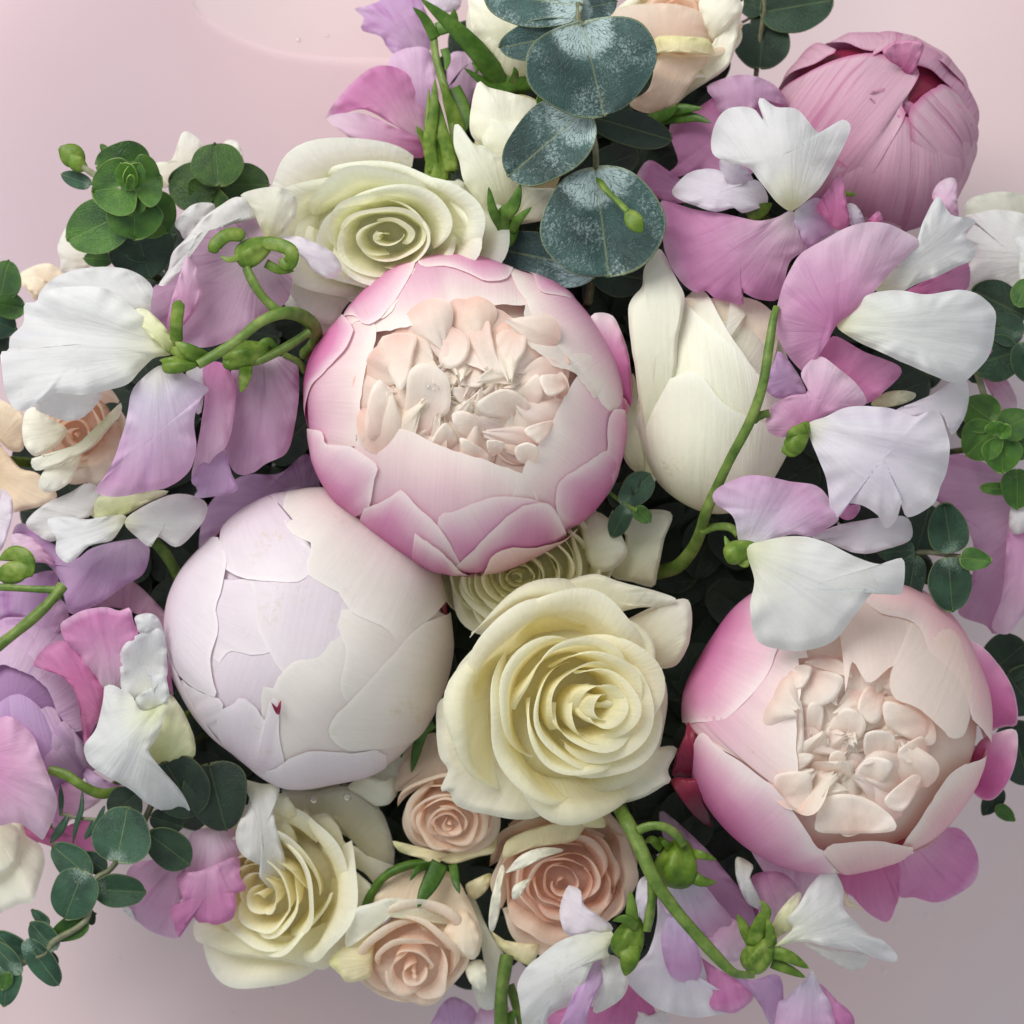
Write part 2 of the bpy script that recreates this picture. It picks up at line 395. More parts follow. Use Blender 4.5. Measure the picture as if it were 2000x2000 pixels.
def wrap(par, E, crop, tip, mat, layer=0, lift=.0, base=118, a=None, bulge=.006, nz=.0018, lump=.022, curl=.0, cush=.008, ridge=.0028, step=.0098, ext=.03, name='petal', tint=None, keep=.75, sink=0.0):
    """a petal hugging the ellipsoid E, tip edge drawn in the view, foot tucked below the equator"""
    cx, cy, cz, rx, ry, rz = E
    rng = np.random.RandomState(RNG.randint(1 << 30))
    P = T(crop, tip)
    q = np.stack([(P[:, 0] - cx) / rx, -(P[:, 1] - cy) / ry], 1)
    rh = np.linalg.norm(q, axis=1, keepdims=True)
    th = np.where(rh < 1, np.arcsin(np.minimum(rh, .9999)), math.pi / 2 + (rh - 1) * 1.6)
    q = q / (rh + 1e-9) * th
    nu, nv = 40, 26
    Q = cr(q, nu)
    u = np.linspace(0, 1, nu)
    fj = sum(np.sin(u * 6.28 * k + rng.uniform(0, 6.3)) / k ** .5 for k in (4, 7, 12, 17, 26)) * .007
    m = Q.mean(0) if a is None else np.array([math.cos(math.radians(a)), math.sin(math.radians(a))])
    fm = math.atan2(m[1], m[0])
    Q = Q - (m / np.linalg.norm(m))[None] * fj[:, None]
    wr = lambda t: (t + math.pi) % (2 * math.pi) - math.pi
    d0 = wr(math.atan2(q[0, 1], q[0, 0]) - fm); d1 = wr(math.atan2(q[-1, 1], q[-1, 0]) - fm)
    fb = fm + (d0 + (d1 - d0) * u) * keep
    tb = math.radians(base)
    Bq = np.stack([np.cos(fb), np.sin(fb)], 1) * tb
    ctr = np.array([math.cos(fm), math.sin(fm)]) * tb
    Q = ctr + (Q - ctr) * (1 + ext * min(2.6, max(0.0, 2.6 - layer)))
    v = np.linspace(0, 1, nv)
    V, U = np.meshgrid(v, u, indexing='ij')
    X = Bq[None] * (1 - V[..., None]) + Q[None] * V[..., None]
    # keep the straight chart lines from cutting through the pole side of a wide petal
    th = np.linalg.norm(X, axis=2); ph = np.arctan2(X[..., 1], X[..., 0])
    wv = Wave(rng, .4, 1.3)
    wr2 = Wave(rng, 1.5, 3.5)
    side = sm(np.minimum(U, 1 - U), 0, .10)
    cu = sm(1 - V, 0, .38) * sm(np.minimum(U, 1 - U), -.02, .26)
    kr = rng.uniform(1.6, 3.2); pr_ = rng.uniform(0, 6.3)
    rdg = ridge * (np.sin(U * 6.28 * kr + pr_) + .6 * np.sin(U * 6.28 * kr * 2.3 + pr_ * 2)) * sm(V, .25, .9)
    sc = 1 + layer * step + cush * cu + rdg + lift * V ** 5 + bulge * np.sin(math.pi * np.clip(V, 0, 1)) * np.sin(math.pi * U)
    xs_, ys_ = np.sin(th) * np.cos(ph), np.sin(th) * np.sin(ph)
    lw = Wave(np.random.RandomState(int(cx * 7 + cy)), .25, .6)
    lw2 = Wave(np.random.RandomState(int(cx * 3 + cy)), .9, 1.6)
    sc = sc + lump * lw(xs_, ys_) + lump * .55 * lw2(xs_, ys_)
    sc = sc + nz * wv(U, V) + nz * .5 * wr2(U, V) - 0.0 * side
    sc = sc - sink * sm(V, .6, 1)
    sc = sc - curl * sm(V, .86, 1) ** 2
    f = (HC - cz) / HC * S
    c0 = W(cx, cy, cz)
    co = np.stack([c0[0] + f * rx * sc * np.sin(th) * np.cos(ph), c0[1] + f * ry * sc * np.sin(th) * np.sin(ph), c0[2] + f * rz * sc * np.cos(th)], -1)
    rho = np.maximum(V, .955 * np.abs(U * 2 - 1) ** .5)
    return mesh(name, co, grid(nu, nv), mat, par, np.stack([U, V], -1), rho, tint)

def ball(par, E, mat, scale=.95, name='heart', t1=150, dent=0.0, tint=None, rough=.0, lump=.022):
    """the packed inner petals seen as one mass: an ellipsoid, optionally dented into a bowl at the top"""
    cx, cy, cz, rx, ry, rz = E
    rng = np.random.RandomState(RNG.randint(1 << 30))
    nu, nv = 64, 34
    u = np.linspace(0, 1, nu, endpoint=False); th = np.linspace(0.0, math.radians(t1), nv)
    TH, U = np.meshgrid(th, u, indexing='ij')
    ph = U * 2 * math.pi
    wv = Wave(rng, .5, 1.6); x = np.sin(TH) * np.cos(ph); y = np.sin(TH) * np.sin(ph)
    lw = Wave(np.random.RandomState(int(cx * 7 + cy)), .25, .6)
    lw2 = Wave(np.random.RandomState(int(cx * 3 + cy)), .9, 1.6)
    sc = scale + rough * wv(x * .6, y * .6) + lump * lw(x, y) + lump * .55 * lw2(x, y)
    zz = np.cos(TH) - dent * (1 - sm(np.sin(TH), .3, .75)) * (TH < math.pi / 2)
    f = (HC - cz) / HC * S; c0 = W(cx, cy, cz)
    co = np.stack([c0[0] + f * rx * sc * x, c0[1] + f * ry * sc * y, c0[2] + f * rz * sc * zz], -1)
    return mesh(name, co, grid(nu, nv, True), mat, par, np.stack([U, .55 + .1 * np.sin(TH)], -1), TH * 0, tint)

def spoon(par, p0, d, nrm, L, Wd, mat, cup=.25, curl=.3, crumple=.06, tint=None, name='petal', nu=19, nv=14):
    """a small cupped petal in space: foot p0 (units), direction d, facing nrm"""
    rng = np.random.RandomState(RNG.randint(1 << 30))
    d = np.asarray(d, float); d /= np.linalg.norm(d)
    nrm = np.asarray(nrm, float); nrm = nrm - d * (nrm @ d); nrm /= np.linalg.norm(nrm)
    sd = np.cross(d, nrm)
    v = np.linspace(0, 1, nv); u = np.linspace(-1, 1, nu)
    V, U = np.meshgrid(v, u, indexing='ij')
    w = Wd / 2 * (np.sin(np.clip(V, 0, 1) ** .75 * math.pi * .86 + .22))
    top = 1 - .18 * np.abs(U) ** 2.2 + .05 * np.sin(U * 7 + rng.uniform(0, 6)) + .035 * np.sin(U * 15 + rng.uniform(0, 6))
    wa = Wave(rng, .5, 1.8); wb = Wave(rng, .5, 1.8)
    a = V * top * L
    fo = rng.uniform(-.22, .22)
    n = cup * Wd * (U ** 2 - .4) * np.sin(V * 2.6) + curl * L * V ** 2.2 + crumple * L * wa(U * .35, V * .5) + fo * w * np.abs(U - rng.uniform(-.3, .3)) \
        + crumple * .9 * L * V ** 4 * np.sin(U * rng.uniform(4, 8) + rng.uniform(0, 6))
    n = n + 3.2 * np.sin(U * rng.uniform(6, 10) + rng.uniform(0, 6)) * V ** 1.5
    s = U * w + crumple * .5 * L * wb(U * .4, V * .6) * V
    co = np.asarray(p0)[None, None] + a[..., None] * d + s[..., None] * sd + n[..., None] * nrm
    co = W(co[..., 0], co[..., 1], co[..., 2])
    return mesh(name, co, grid(nu, nv), mat, par, np.stack([U * .5 + .5, V], -1), np.maximum(V, np.abs(U)), tint)

def rot_to(tx, ty):
    """rotation taking +z to the axis that leans by (tx, ty) in the view (y downwards)"""
    ax = np.array([tx, -ty, math.sqrt(max(1e-4, 1 - tx * tx - ty * ty))])
    z = np.array([0, 0, 1.0]); v = np.cross(z, ax); c = ax[2]
    K = np.array([[0, -v[2], v[1]], [v[2], 0, -v[0]], [-v[1], v[0], 0]])
    return np.eye(3) + K + K @ K / (1 + c)

def rose(par, x, y, z, R, tilt=(0, 0), n=28, mat='cream', cin=(1, 1, 1), cout=(1, 1, 1), hc=.12, drop=.45, depth=.95, lip=.2, rot=0.0,
         wob=.022, r0=.05, pw=.9, asp=(1, 1), w_out=125, lipcurl=(60, 150), outer_mat=None, k_outer=.8, sway=.11, notch=.24, shift=(0, 0), scat=.035, w_in=250, jr=.06):
    """a rose built petal by petal from the coil outwards; returns its rotation for add-ons"""
    rng = np.random.RandomState(RNG.randint(1 << 30))
    M = rot_to(*tilt)
    kq = .46 * R
    ball(par, (x - tilt[0] * kq, y - tilt[1] * kq, z - kq * M[2, 2] - .04 * R, .62 * R * asp[0], .62 * R * asp[1], .34 * R), mat, 1.0, name='heart', tint=tuple(np.asarray(cin) * .97))
    f = (HC - z) / HC * S; c0 = W(x, y, z)
    nu, nw, nl = 25, 11, 8
    u = np.linspace(-1, 1, nu)
    for i in range(n):
        s = i / (n - 1)
        rr = .84 * R * (r0 + (1 - r0) * s ** pw) * rng.uniform(1 - jr, 1 + jr)
        ph0 = rot + i * 2.39996 + rng.uniform(-.15, .15)
        Wd = math.radians(w_in + (w_out - w_in) * min(1, s * 1.5)) * rng.uniform(.85, 1.15)
        zr = R * (hc - drop * s ** 2.2) + R * .03 * rng.uniform(-1, 1)
        rb, zb = rr * .3 + .02 * R, -depth * R
        cr_, cz_ = rr * (.92 - .10 * s), zr - R * (.24 + .16 * s)
        ell = R * lip * (.18 + .82 * s ** 1.1) * rng.uniform(.8, 1.25)
        A = math.radians(lipcurl[0] + (lipcurl[1] - lipcurl[0]) * s) * rng.uniform(.85, 1.1)
        uo = rng.uniform(-.25, .25)
        dropu = R * notch * (.25 + s) * np.abs(u - uo * .5) ** 3.0
        # two shoulders rolled tighter than the middle give the pointed tip
        lu = ell * (1 - .80 * np.abs(u) ** 2.0) * (1 + .12 * np.sin(u * 5 + rng.uniform(0, 6)))
        Au = A * (1 + .35 * np.abs(u - uo)) 
        rru = rr * (1 + sway * rng.uniform(.6, 1.5) * u) * (1 + .05 * np.sin(u * 3.3 + rng.uniform(0, 6)) + .02 * np.sin(u * 8 + rng.uniform(0, 6)))
        dropu = dropu + R * .035 * (.3 + s) * np.sin(u * 5 + rng.uniform(0, 6))
        ox = R * (shift[0] * (1 - s) + scat * rng.normal() * (.3 + s)); oy = R * (-shift[1] * (1 - s) + scat * rng.normal() * (.3 + s))
        zru = zr - dropu
        t = np.linspace(0, 1, nw)[:, None]
        rw = (1 - t) ** 2 * rb + 2 * t * (1 - t) * cr_ * (rru / rr)[None] + t * t * rru[None]
        zw = (1 - t) ** 2 * zb + 2 * t * (1 - t) * (cz_ - dropu * .5)[None] + t * t * zru[None]
        al0 = np.arctan2(zru - (cz_ - dropu * .5), rru - cr_ * (rru / rr))
        rl, zl = [rw], [zw]; cr0, cz0 = rw[-1], zw[-1]
        for q in range(1, nl + 1):
            al = al0 - Au * (q / nl) ** 1.15
            cr0 = cr0 + lu / nl * np.cos(al); cz0 = cz0 + lu / nl * np.sin(al)
            rl.append(cr0[None]); zl.append(cz0[None])
        r_ = np.vstack(rl); z_ = np.vstack(zl)
        nv = nw + nl
        V = np.linspace(0, 1, nv)[:, None] * np.ones((1, nu)); U = np.ones((nv, 1)) * u[None]
        wa, wb = Wave(rng, .4, 1.2), Wave(rng, .4, 1.2)
        amp = R * wob * (.25 + .75 * s)
        r_ = r_ + amp * wa(U * .5, V) * V; z_ = z_ + amp * wb(U * .5, V) * V
        ph = ph0 + U * Wd / 2 * (.55 + .45 * sm(V, 0, .6))
        L = np.stack([r_ * np.cos(ph) * asp[0] + ox * V, r_ * np.sin(ph) * asp[1] + oy * V, z_], -1) @ M.T
        co = np.asarray(c0) + f * L
        tint = tuple(np.asarray(cin) * (1 - s) + np.asarray(cout) * s)
        m = outer_mat if (outer_mat and s > k_outer) else mat
        mesh('petal', co, grid(nu, nv), m, par, np.stack([U * .5 + .5, V], -1), np.maximum(V, np.abs(U)), tint)
    return M

def tube(par, pts, rad, mat='stem_green', name='stem', n=None, sides=12, tint=None):
    """pts: array (k,3) in units (x, y, z); rad in units, constant or per point"""
    pts = np.asarray(pts, float)
    n = n or max(10, int(np.linalg.norm(np.diff(pts, axis=0), axis=1).sum() / 10))
    rad = np.ones(len(pts)) * np.asarray(rad, float)
    Q = cr(np.c_[pts, rad], n)
    P, r = Q[:, :3], Q[:, 3]
    tg = np.gradient(P, axis=0); tg /= np.linalg.norm(tg, axis=1, keepdims=True) + 1e-9
    up = np.array([0.123, .456, .88]); a = np.cross(tg, up); a /= np.linalg.norm(a, axis=1, keepdims=True) + 1e-9
    b = np.cross(tg, a)
    th = np.linspace(0, 2 * math.pi, sides, endpoint=False)
    nn = np.random.RandomState(int(abs(P[0, 0]) * 13) % 9999)
    rg = r[:, None] * (1 + .09 * np.cos(3 * th)[None]) * (1 + .06 * np.sin(np.linspace(0, nn.uniform(9, 15), n) + nn.uniform(0, 6)))[:, None]
    co = P[:, None] + rg[..., None] * (np.cos(th)[None, :, None] * a[:, None] + np.sin(th)[None, :, None] * b[:, None])
    co = W(co[..., 0], co[..., 1], co[..., 2])
    uv = np.stack(np.meshgrid(np.linspace(0, 1, sides), np.linspace(0, 1, n)), -1)
    return mesh(name, co, grid(sides, n, True), mat, par, uv, np.zeros((n, sides)), tint)

def tubec(par, crop, line, zs, rad, mat='stem_green', name='stem', tint=None):
    P = T(crop, line)
    z = np.interp(np.linspace(0, 1, len(P)), np.linspace(0, 1, len(zs)), zs)
    return tube(par, np.c_[P, z], rad, mat, name, tint=tint)

CALYX = {}
def strip(par, crop, line, w, zs, mat='sepal_green', name='sepal', prof='sepal', fold=.22, tint=None, roll=0.0):
    """a narrow leaf along a line: sepals, bracts, thin leaves"""
    P = T(crop, line)
    z = np.interp(np.linspace(0, 1, len(P)), np.linspace(0, 1, len(zs)), zs)
    n, nu = 22, 7
    Q = cr(np.c_[P, z], n)
    tg = np.gradient(Q, axis=0)[:, :2]; tg /= np.linalg.norm(tg, axis=1, keepdims=True) + 1e-9
    pa = np.stack([-tg[:, 1], tg[:, 0]], 1)
    v = np.linspace(0, 1, n); u = np.linspace(-1, 1, nu)
    if prof == 'sepal': pr = (1 - v) ** .8 * (.75 + .9 * v) / 1.0
    elif prof == 'leaf': pr = np.sin(math.pi * np.clip(v, .03, .97)) ** .7
    else: pr = np.minimum(1, np.minimum(v * 8 + .3, (1 - v) * 8 + .2))
    hw = w / 2 * pr
    X = Q[:, None, :2] + pa[:, None] * (hw[:, None] * u[None])[..., None]
    Z = Q[:, None, 2] - fold * hw[:, None] * np.abs(u)[None] ** 1.6 + roll * hw[:, None] * u[None]
    co = W(X[..., 0], X[..., 1], Z)
    V, U = np.meshgrid(v, u, indexing='ij')
    if name == 'sepal' and par is not None:      # a sepal belongs to the calyx it springs from
        near = sorted((np.linalg.norm(c - P[0]), i) for i, (c, _) in enumerate(CALYX.get(par.name, [])))
        if near and near[0][0] < 70:
            par = CALYX[par.name][near[0][1]][1]
    o = mesh(name, co, grid(nu, n), mat, par, np.stack([U * .5 + .5, V], -1), np.maximum(np.abs(U), V), tint)
    md = o.modifiers.new('thickness', 'SOLIDIFY'); md.thickness = 0.0005; md.offset = 0
    return o

def blob(par, crop, at, z, r, ang=0, mat='calyx_green', name='calyx', rz=None, tint=None, rib=.05):
    P = T(crop, at)[0]; rx, ry = r; ry = ry * .84; rz = rz or min(rx, ry)
    nu, nv = 28, 16
    th = np.linspace(0.02, math.pi - .02, nv); ph = np.linspace(0, 2 * math.pi, nu, endpoint=False)
    TH, PH = np.meshgrid(th, ph, indexing='ij')
    k = 1 + rib * np.cos(5 * PH) * np.sin(TH)
    # long axis x: egg shaped, fuller towards -x
    X = rx * np.cos(TH); rr = np.sin(TH) ** .8 * (1 - .34 * np.cos(TH)) * k
    Y = ry * rr * np.cos(PH); Z = rz * rr * np.sin(PH)
    ca, sa = math.cos(math.radians(ang)), math.sin(math.radians(ang))
    co = W(P[0] + X * ca - Y * sa, P[1] - (X * sa + Y * ca), z + Z)
    o = mesh(name, co, grid(nu, nv, True), mat, par, np.stack([PH / 6.28, TH / 3.14], -1), PH * 0, tint)
    if name == 'calyx' and par is not None:
        CALYX.setdefault(par.name, []).append((P, o))
    return o

def leaf(par, crop, base, tip, w, zb, zt, mat='euc', roll=0.0, cup=.06, name='leaf', tint=None, wav=.035, k=1.0):
    """a rounded leaf from its foot to its tip, width w (drawn units of the crop)"""
    rng = np.random.RandomState(RNG.randint(1 << 30))
    B = T(crop, base)[0]; E = T(crop, tip)[0]; w = w * CROP[crop][2] / 1932.0
    n, nu = 23, 17
    al = np.linspace(0, math.pi, n); v = (1 - np.cos(al)) / 2
    pr = np.sin(al) ** (.92 * k) * (1 + .10 * np.cos(al))
    wn = 1 + .05 * np.sin(al * 2 + rng.uniform(0, 6)) + .02 * np.sin(al * 5 + rng.uniform(0, 6))
    pr = pr * wn * (1 + .10 * rng.normal() * np.cos(al))
    pr[0] = .05; pr[-1] = 0.02
    be = np.linspace(-1, 1, nu); u = np.sin(be * math.pi / 2)
    d = E - B; L = np.linalg.norm(d); d /= L; pa = np.array([-d[1], d[0]])
    V, U = np.meshgrid(v, u, indexing='ij')
    hw = (w / 2 * pr)[:, None] * np.ones((1, nu))
    wv = Wave(rng, .4, 1.1)
    # a shallow notch at the foot, tip with a hint of a point
    along = V * L + .05 * L * (1 - V) * np.abs(U) * -1
    X = B + along[..., None] * d + (hw * U)[..., None] * pa
    sg = rng.uniform(-.06, .10)
    Z = zb + (zt - zb) * V + sg * w * 4 * V * (1 - V) + rng.uniform(.0, .10) * w * np.abs(U) * pr[:, None] + cup * w * U ** 2 * np.sin(math.pi * V) + roll * hw * U + wav * w * wv(U * .5, V) - .03 * w * (np.abs(U) < .08)
    co = W(X[..., 0], X[..., 1], Z)
    e = np.sqrt(np.clip((2 * V - 1) ** 2 + (U * np.sin(al)[:, None]) ** 2, 0, 1))
    e = np.maximum(e, np.abs(U) ** 1.0)
    uv = np.stack([.5 + .5 * U * pr[:, None] * (w / L), V], -1)
    o = mesh(name, co, grid(nu, n), mat, par, uv, e, tint)
    md = o.modifiers.new('thickness', 'SOLIDIFY'); md.thickness = 0.00045; md.offset = -1
    return o
# ------------------------------------------------------------------ the setting: pink wrapping sheet
k = NT('sheet_pink')
tc = k.n('ShaderNodeTexCoord'); P_ = tc.outputs['Object']
n1 = k.noise(P_, 5.0, (1, 1, 1), 2); n2 = k.noise(P_, 60.0, (1, 1, 1), 3)
c_ = k.ramp(n1, [(.3, lin((216, 188, 190))), (.5, lin((214, 194, 198))), (.72, lin((212, 202, 212)))])
c_ = k.mix(1.0, c_, k.math('MULTIPLY_ADD', k.math('SUBTRACT', n2, .5), .04, 1.0), 'MULTIPLY')
pr = k.n('ShaderNodeBsdfPrincipled', i_Roughness=.38); pr.inputs['Specular IOR Level'].default_value = .4
k.l(c_, pr.inputs['Base Color'])
out = k.n('ShaderNodeOutputMaterial'); k.l(pr.outputs[0], out.inputs[0])

ZS = -640
def sheet_z(x, y):
    # x, y in metres: slow rolling folds, bent down at lower right to darken that corner
    d_ = np.maximum(0, (x * .8 - y) * .75 - .045)
    return ZS * S - 2.6 * d_ ** 2 + .006 * np.sin(x * 19 + y * 9 + .6) + .005 * np.sin(y * 23 - x * 11 + 2) + .05 * (x * .5 - y * .3) * -1 * (np.hypot(x, y) > -1) * .35 \
        + .004 * np.sin(37 * x + 2 * np.sin(14 * y))
n_ = 161
gx, gy = np.meshgrid(np.linspace(-.6, .6, n_), np.linspace(-.6, .6, n_))
sheet = mesh('ground', np.stack([gx, gy, sheet_z(gx, gy)], -1), grid(n_, n_), 'sheet_pink')
sheet['kind'] = 'structure'
sheet.name = 'wrapping_ground'

# a second thin film lying on it, its rounded edge crossing the upper left corner
k = NT('film')
pr = k.n('ShaderNodeBsdfPrincipled', i_Roughness=.3); pr.inputs['Base Color'].default_value = (*lin((236, 208, 216)), 1)
pr.inputs['Specular IOR Level'].default_value = .5
tp = k.n('ShaderNodeBsdfTransparent'); mx = k.n('ShaderNodeMixShader', n_0=.35)
k.l(tp.outputs[0], mx.inputs[1]); k.l(pr.outputs[0], mx.inputs[2])
out = k.n('ShaderNodeOutputMaterial'); k.l(mx.outputs[0], out.inputs[0])
E_ = cr(T('P', '330 -160, 372 0, 420 45, 520 90, 640 112, 760 118, 900 118'), 50)
E_ = W(E_[:, 0], E_[:, 1], np.full(50, ZS + 30.))
far = W(np.linspace(-1400, -300, 50), np.linspace(-200, 1900, 50), np.full(50, ZS + 30.))
v_ = np.linspace(0, 1, 24)[:, None, None]
Fm = E_[None] * (1 - v_) + far[None] * v_
Fm[..., 2] = sheet_z(Fm[..., 0], Fm[..., 1]) + .003
film = mesh('film_overlay', Fm, grid(50, 24), 'film')
film['label'] = 'thin translucent pink film with a rounded edge at the upper left'; film['category'] = 'film'

# water drops sprinkled on the sheet
k = NT('water')
g1 = k.n('ShaderNodeBsdfTransparent'); g2 = k.n('ShaderNodeBsdfGlossy', i_Roughness=.08)
fr = k.n('ShaderNodeFresnel', i_IOR=1.6)
gl = k.n('ShaderNodeMixShader'); k.l(k.math('MULTIPLY_ADD', fr.outputs[0], 1.0, .12), gl.inputs[0]); k.l(g1.outputs[0], gl.inputs[1]); k.l(g2.outputs[0], gl.inputs[2])
out = k.n('ShaderNodeOutputMaterial'); k.l(gl.outputs[0], out.inputs[0])
rg = np.random.RandomState(5)
co, fa = [], []
def drop_mesh(c, r, h=.55, nu=14, nv=7, up=np.array([0, 0, 1.0])):
    t = np.linspace(0, math.pi / 2, nv); p = np.linspace(0, 2 * math.pi, nu, endpoint=False)
    TT, PP = np.meshgrid(t, p, indexing='ij')
    a = np.cross(up, [0.3, 1, .2]); a /= np.linalg.norm(a); b = np.cross(up, a)
    return c + r * (np.sin(TT) * np.cos(PP))[..., None] * a + r * (np.sin(TT) * np.sin(PP))[..., None] * b + h * r * np.cos(TT)[..., None] * up
for i in range(46):
    if i < 30: x, y = rg.uniform(1560, 1950), rg.uniform(1690, 1990)
    elif i < 40: x, y = rg.uniform(200, 820), rg.uniform(1840, 1990)
    else: x, y = rg.uniform(560, 660), rg.uniform(60, 300)
    p = W(x, y, ZS); p[2] = sheet_z(p[0], p[1]) + .0004
    fa.append(grid(14, 7, True) + 98 * len(co)); co.append(drop_mesh(p, rg.uniform(.0003, .0007)).reshape(-1, 3))
dr = mesh('water_drops', np.vstack(co), np.vstack(fa), 'water')
dr['kind'] = 'stuff'; dr['label'] = 'tiny water drops sprinkled on the pink sheet'; dr['category'] = 'water drops'
# ------------------------------------------------------------------ peonies
def down_stem(par, x, y, z, r=14, mat='stem_green'):
    k_ = (HC - z) / HC
    zb = ZS + 60
    tx, ty = 1000 + (x - 1000) * .35, 1000 + (y - 1000) * .35
    return tube(par, [(x, y, z), (x * .8 + tx * .2, y * .8 + ty * .2, z * .6 + zb * .4), (tx, ty, zb)], r, mat)

def sepals_under(par, E, angs, mat='wine', base=125, tipth=82, wd=24):
    for a in angs:
        cx, cy, cz, rx, ry, rz = E
        pts = []
        for t in (-1, -.5, 0, .5, 1):
            th = tipth + 22 * abs(t) ** 2
            A = math.radians(a + t * wd); r = math.sin(math.radians(min(th, 89.9))) if th < 90 else 1 + (math.radians(th) - math.pi / 2) / 1.6
            pts.append('%f %f' % ((cx + rx * r * math.cos(A)) * 1932 / 2000, (cy - ry * r * math.sin(A)) * 1932 / 2000))
        wrap(par, E, 'Q', ', '.join(pts), mat, layer=-.5, lift=.0, base=140, a=a, name='sepal')

# central pink peony, open
E1 = (908, 808, 20, 307, 291, 258)
p1 = thing('peony', 'big open pink peony in the middle with a ruffled cream heart', 'peony', 906, 813, -200)
ball(p1, E1, 'peony_cream', .90, dent=.14, tint=(.98, .9, .86))
for tip, m, ly, kw in [
    ('480 560, 520 490, 680 475, 840 430, 910 338, 1000 372, 1090 356, 1260 345, 1330 330', 'peony_pale', 0, dict(a=95)),
    ('1300 330, 1290 430, 1280 520, 1330 600, 1400 650, 1430 680, 1500 695, 1560 735, 1640 830', 'peony_cream', 0.2, dict(a=40, lift=.01)),
    ('1190 1420, 1260 1290, 1290 1190, 1370 1085, 1445 945, 1530 800, 1600 700, 1700 640', 'peony_pale', .6, dict(a=-25)),
    ('300 470, 420 455, 492 490, 490 600, 445 720, 422 850, 415 1030, 395 1090, 220 1090', 'peony_pale', .4, dict(a=178)),
    ('400 1250, 405 1090, 430 1042, 620 1040, 780 1100, 900 1150, 1080 1195, 1250 1260, 1330 1380', 'peony_pale', .7, dict(a=258)),
    ('1195 150, 1240 262, 1290 342, 1330 450, 1390 540, 1500 640, 1600 740, 1690 870, 1770 930', 'peony_pale', 1.3, dict(a=38)),
    ('330 470, 430 430, 560 440, 640 340, 705 220, 760 120', 'peony_pale', 1.0, dict(a=130)),
    ('725 110, 752 190, 880 188, 1000 228, 1070 252, 1160 240, 1203 190, 1225 90', 'peony_pink', 2.2, dict(a=90)),
    ('1212 100, 1290 170, 1330 240, 1350 300, 1420 320, 1550 342, 1680 400', 'peony_pink', 2.6, dict(a=55)),
    ('270 400, 392 412, 440 458, 492 476, 556 440, 640 340, 706 222, 738 96', 'peony_pink', 2.3, dict(a=132)),
    ('300 370, 385 460, 400 540, 340 640, 240 720, 160 800, 100 985', 'peony_hot', 3.2, dict(a=160)),
    ('60 985, 220 1010, 252 1080, 380 1092, 480 1160, 522 1202, 500 1290, 465 1420', 'peony_pink', 3.4, dict(a=208)),
    ('900 1720, 832 1490, 920 1430, 1100 1352, 1260 1345, 1400 1400, 1480 1500', 'peony_pink', 2.4, dict(a=278)),
    ('1470 1520, 1430 1400, 1432 1285, 1530 1200, 1680 1112, 1780 1050', 'peony_pink', 2.2, dict(a=-38)),
    ('1690 1420, 1680 1250, 1690 1100, 1710 925, 1765 892, 1860 900', 'peony_pink', 3.3, dict(a=-10)),
    ('440 1420, 570 1370, 640 1328, 690 1370, 820 1480, 905 1590, 985 1730', 'peony_pink', 3.9, dict(a=242)),
    ('905 1680, 1060 1552, 1200 1422, 1280 1370, 1380 1370, 1430 1425, 1470 1500, 1500 1560', 'peony_pink', 4.4, dict(a=290)),
    ('870 1780, 960 1740, 1030 1722, 1080 1640, 1110 1602, 1180 1576, 1300 1580, 1450 1540, 1520 1470', 'peony_coral', 6.2, dict(a=284, lift=.015)),
    ('720 1520, 800 1560, 880 1620, 950 1690, 1020 1725, 1060 1760', 'peony_pink', 5.4, dict(a=262, lift=.012)),
]:
    wrap(p1, E1, 'F', tip, m, ly, ext=.010, **kw)
# the small petal standing off the right rim
pet(p1, 'F', '1640 380, 1748 372, 1806 470, 1846 600, 1862 760, 1858 870, 1800 810, 1700 800, 1660 700, 1650 560', '1760 950', 30, 60, 'peony_pink', dome=12)
pet(p1, 'F', '1700 640, 1765 700, 1765 780, 1830 830, 1836 910, 1760 890, 1740 800', '1790 950', 40, 70, 'peony_coral', dome=8)
# ruffled heart
def bowl1(x, y):
    d2 = ((x - 915) / 200.) ** 2 + ((y - 765) / 165.) ** 2
    return 20 + 262 * (.83 + .02 * min(d2, 1.3))
rg = np.random.RandomState(21)
def heart(par, cx, cy, rx, ry, zr, dip, rings, seed, crumple=.05, size=1.0):
    """rings of thin petals leaning in over one another, outermost highest"""
    g = np.random.RandomState(seed)
    for rf, n, L, Wd, up in rings:
        for i in range(n):
            a = 2 * math.pi * (i + g.uniform(-.3, .3)) / n + rf * 5
            r = rf * g.uniform(.93, 1.07)
            x = cx + rx * r * math.cos(a); y = cy + ry * r * math.sin(a)
            inw = np.array([-math.cos(a + g.normal(0, .35)), -math.sin(a + g.normal(0, .35)), 0])
            z = zr - dip * (1 - min(1, rf) ** 1.5) + g.uniform(-8, 8)
            d = inw * (1 - up) + np.array([0, 0, up])
            spoon(par, (x, y, z), d, np.array([-inw[0] * .5, -inw[1] * .5, 1.0]) + g.normal(0, .25, 3), L * g.uniform(.8, 1.25) * size, Wd * g.uniform(.75, 1.25) * size, 'peony_cream',
                  cup=g.uniform(-.28, -.05), curl=g.uniform(-.32, .05), crumple=crumple * g.uniform(.6, 1.3), nu=19, nv=14, tint=(1, g.uniform(.955, 1), g.uniform(.93, .985)))
heart(p1, 908, 762, 194, 160, 214, 24, [(.12, 6, 66, 56, .6), (.32, 9, 84, 66, .5), (.52, 13, 98, 74, .42), (.72, 17, 108, 82, .36), (.9, 20, 110, 90, .30), (1.08, 23, 106, 98, .25)], 3, crumple=.036)
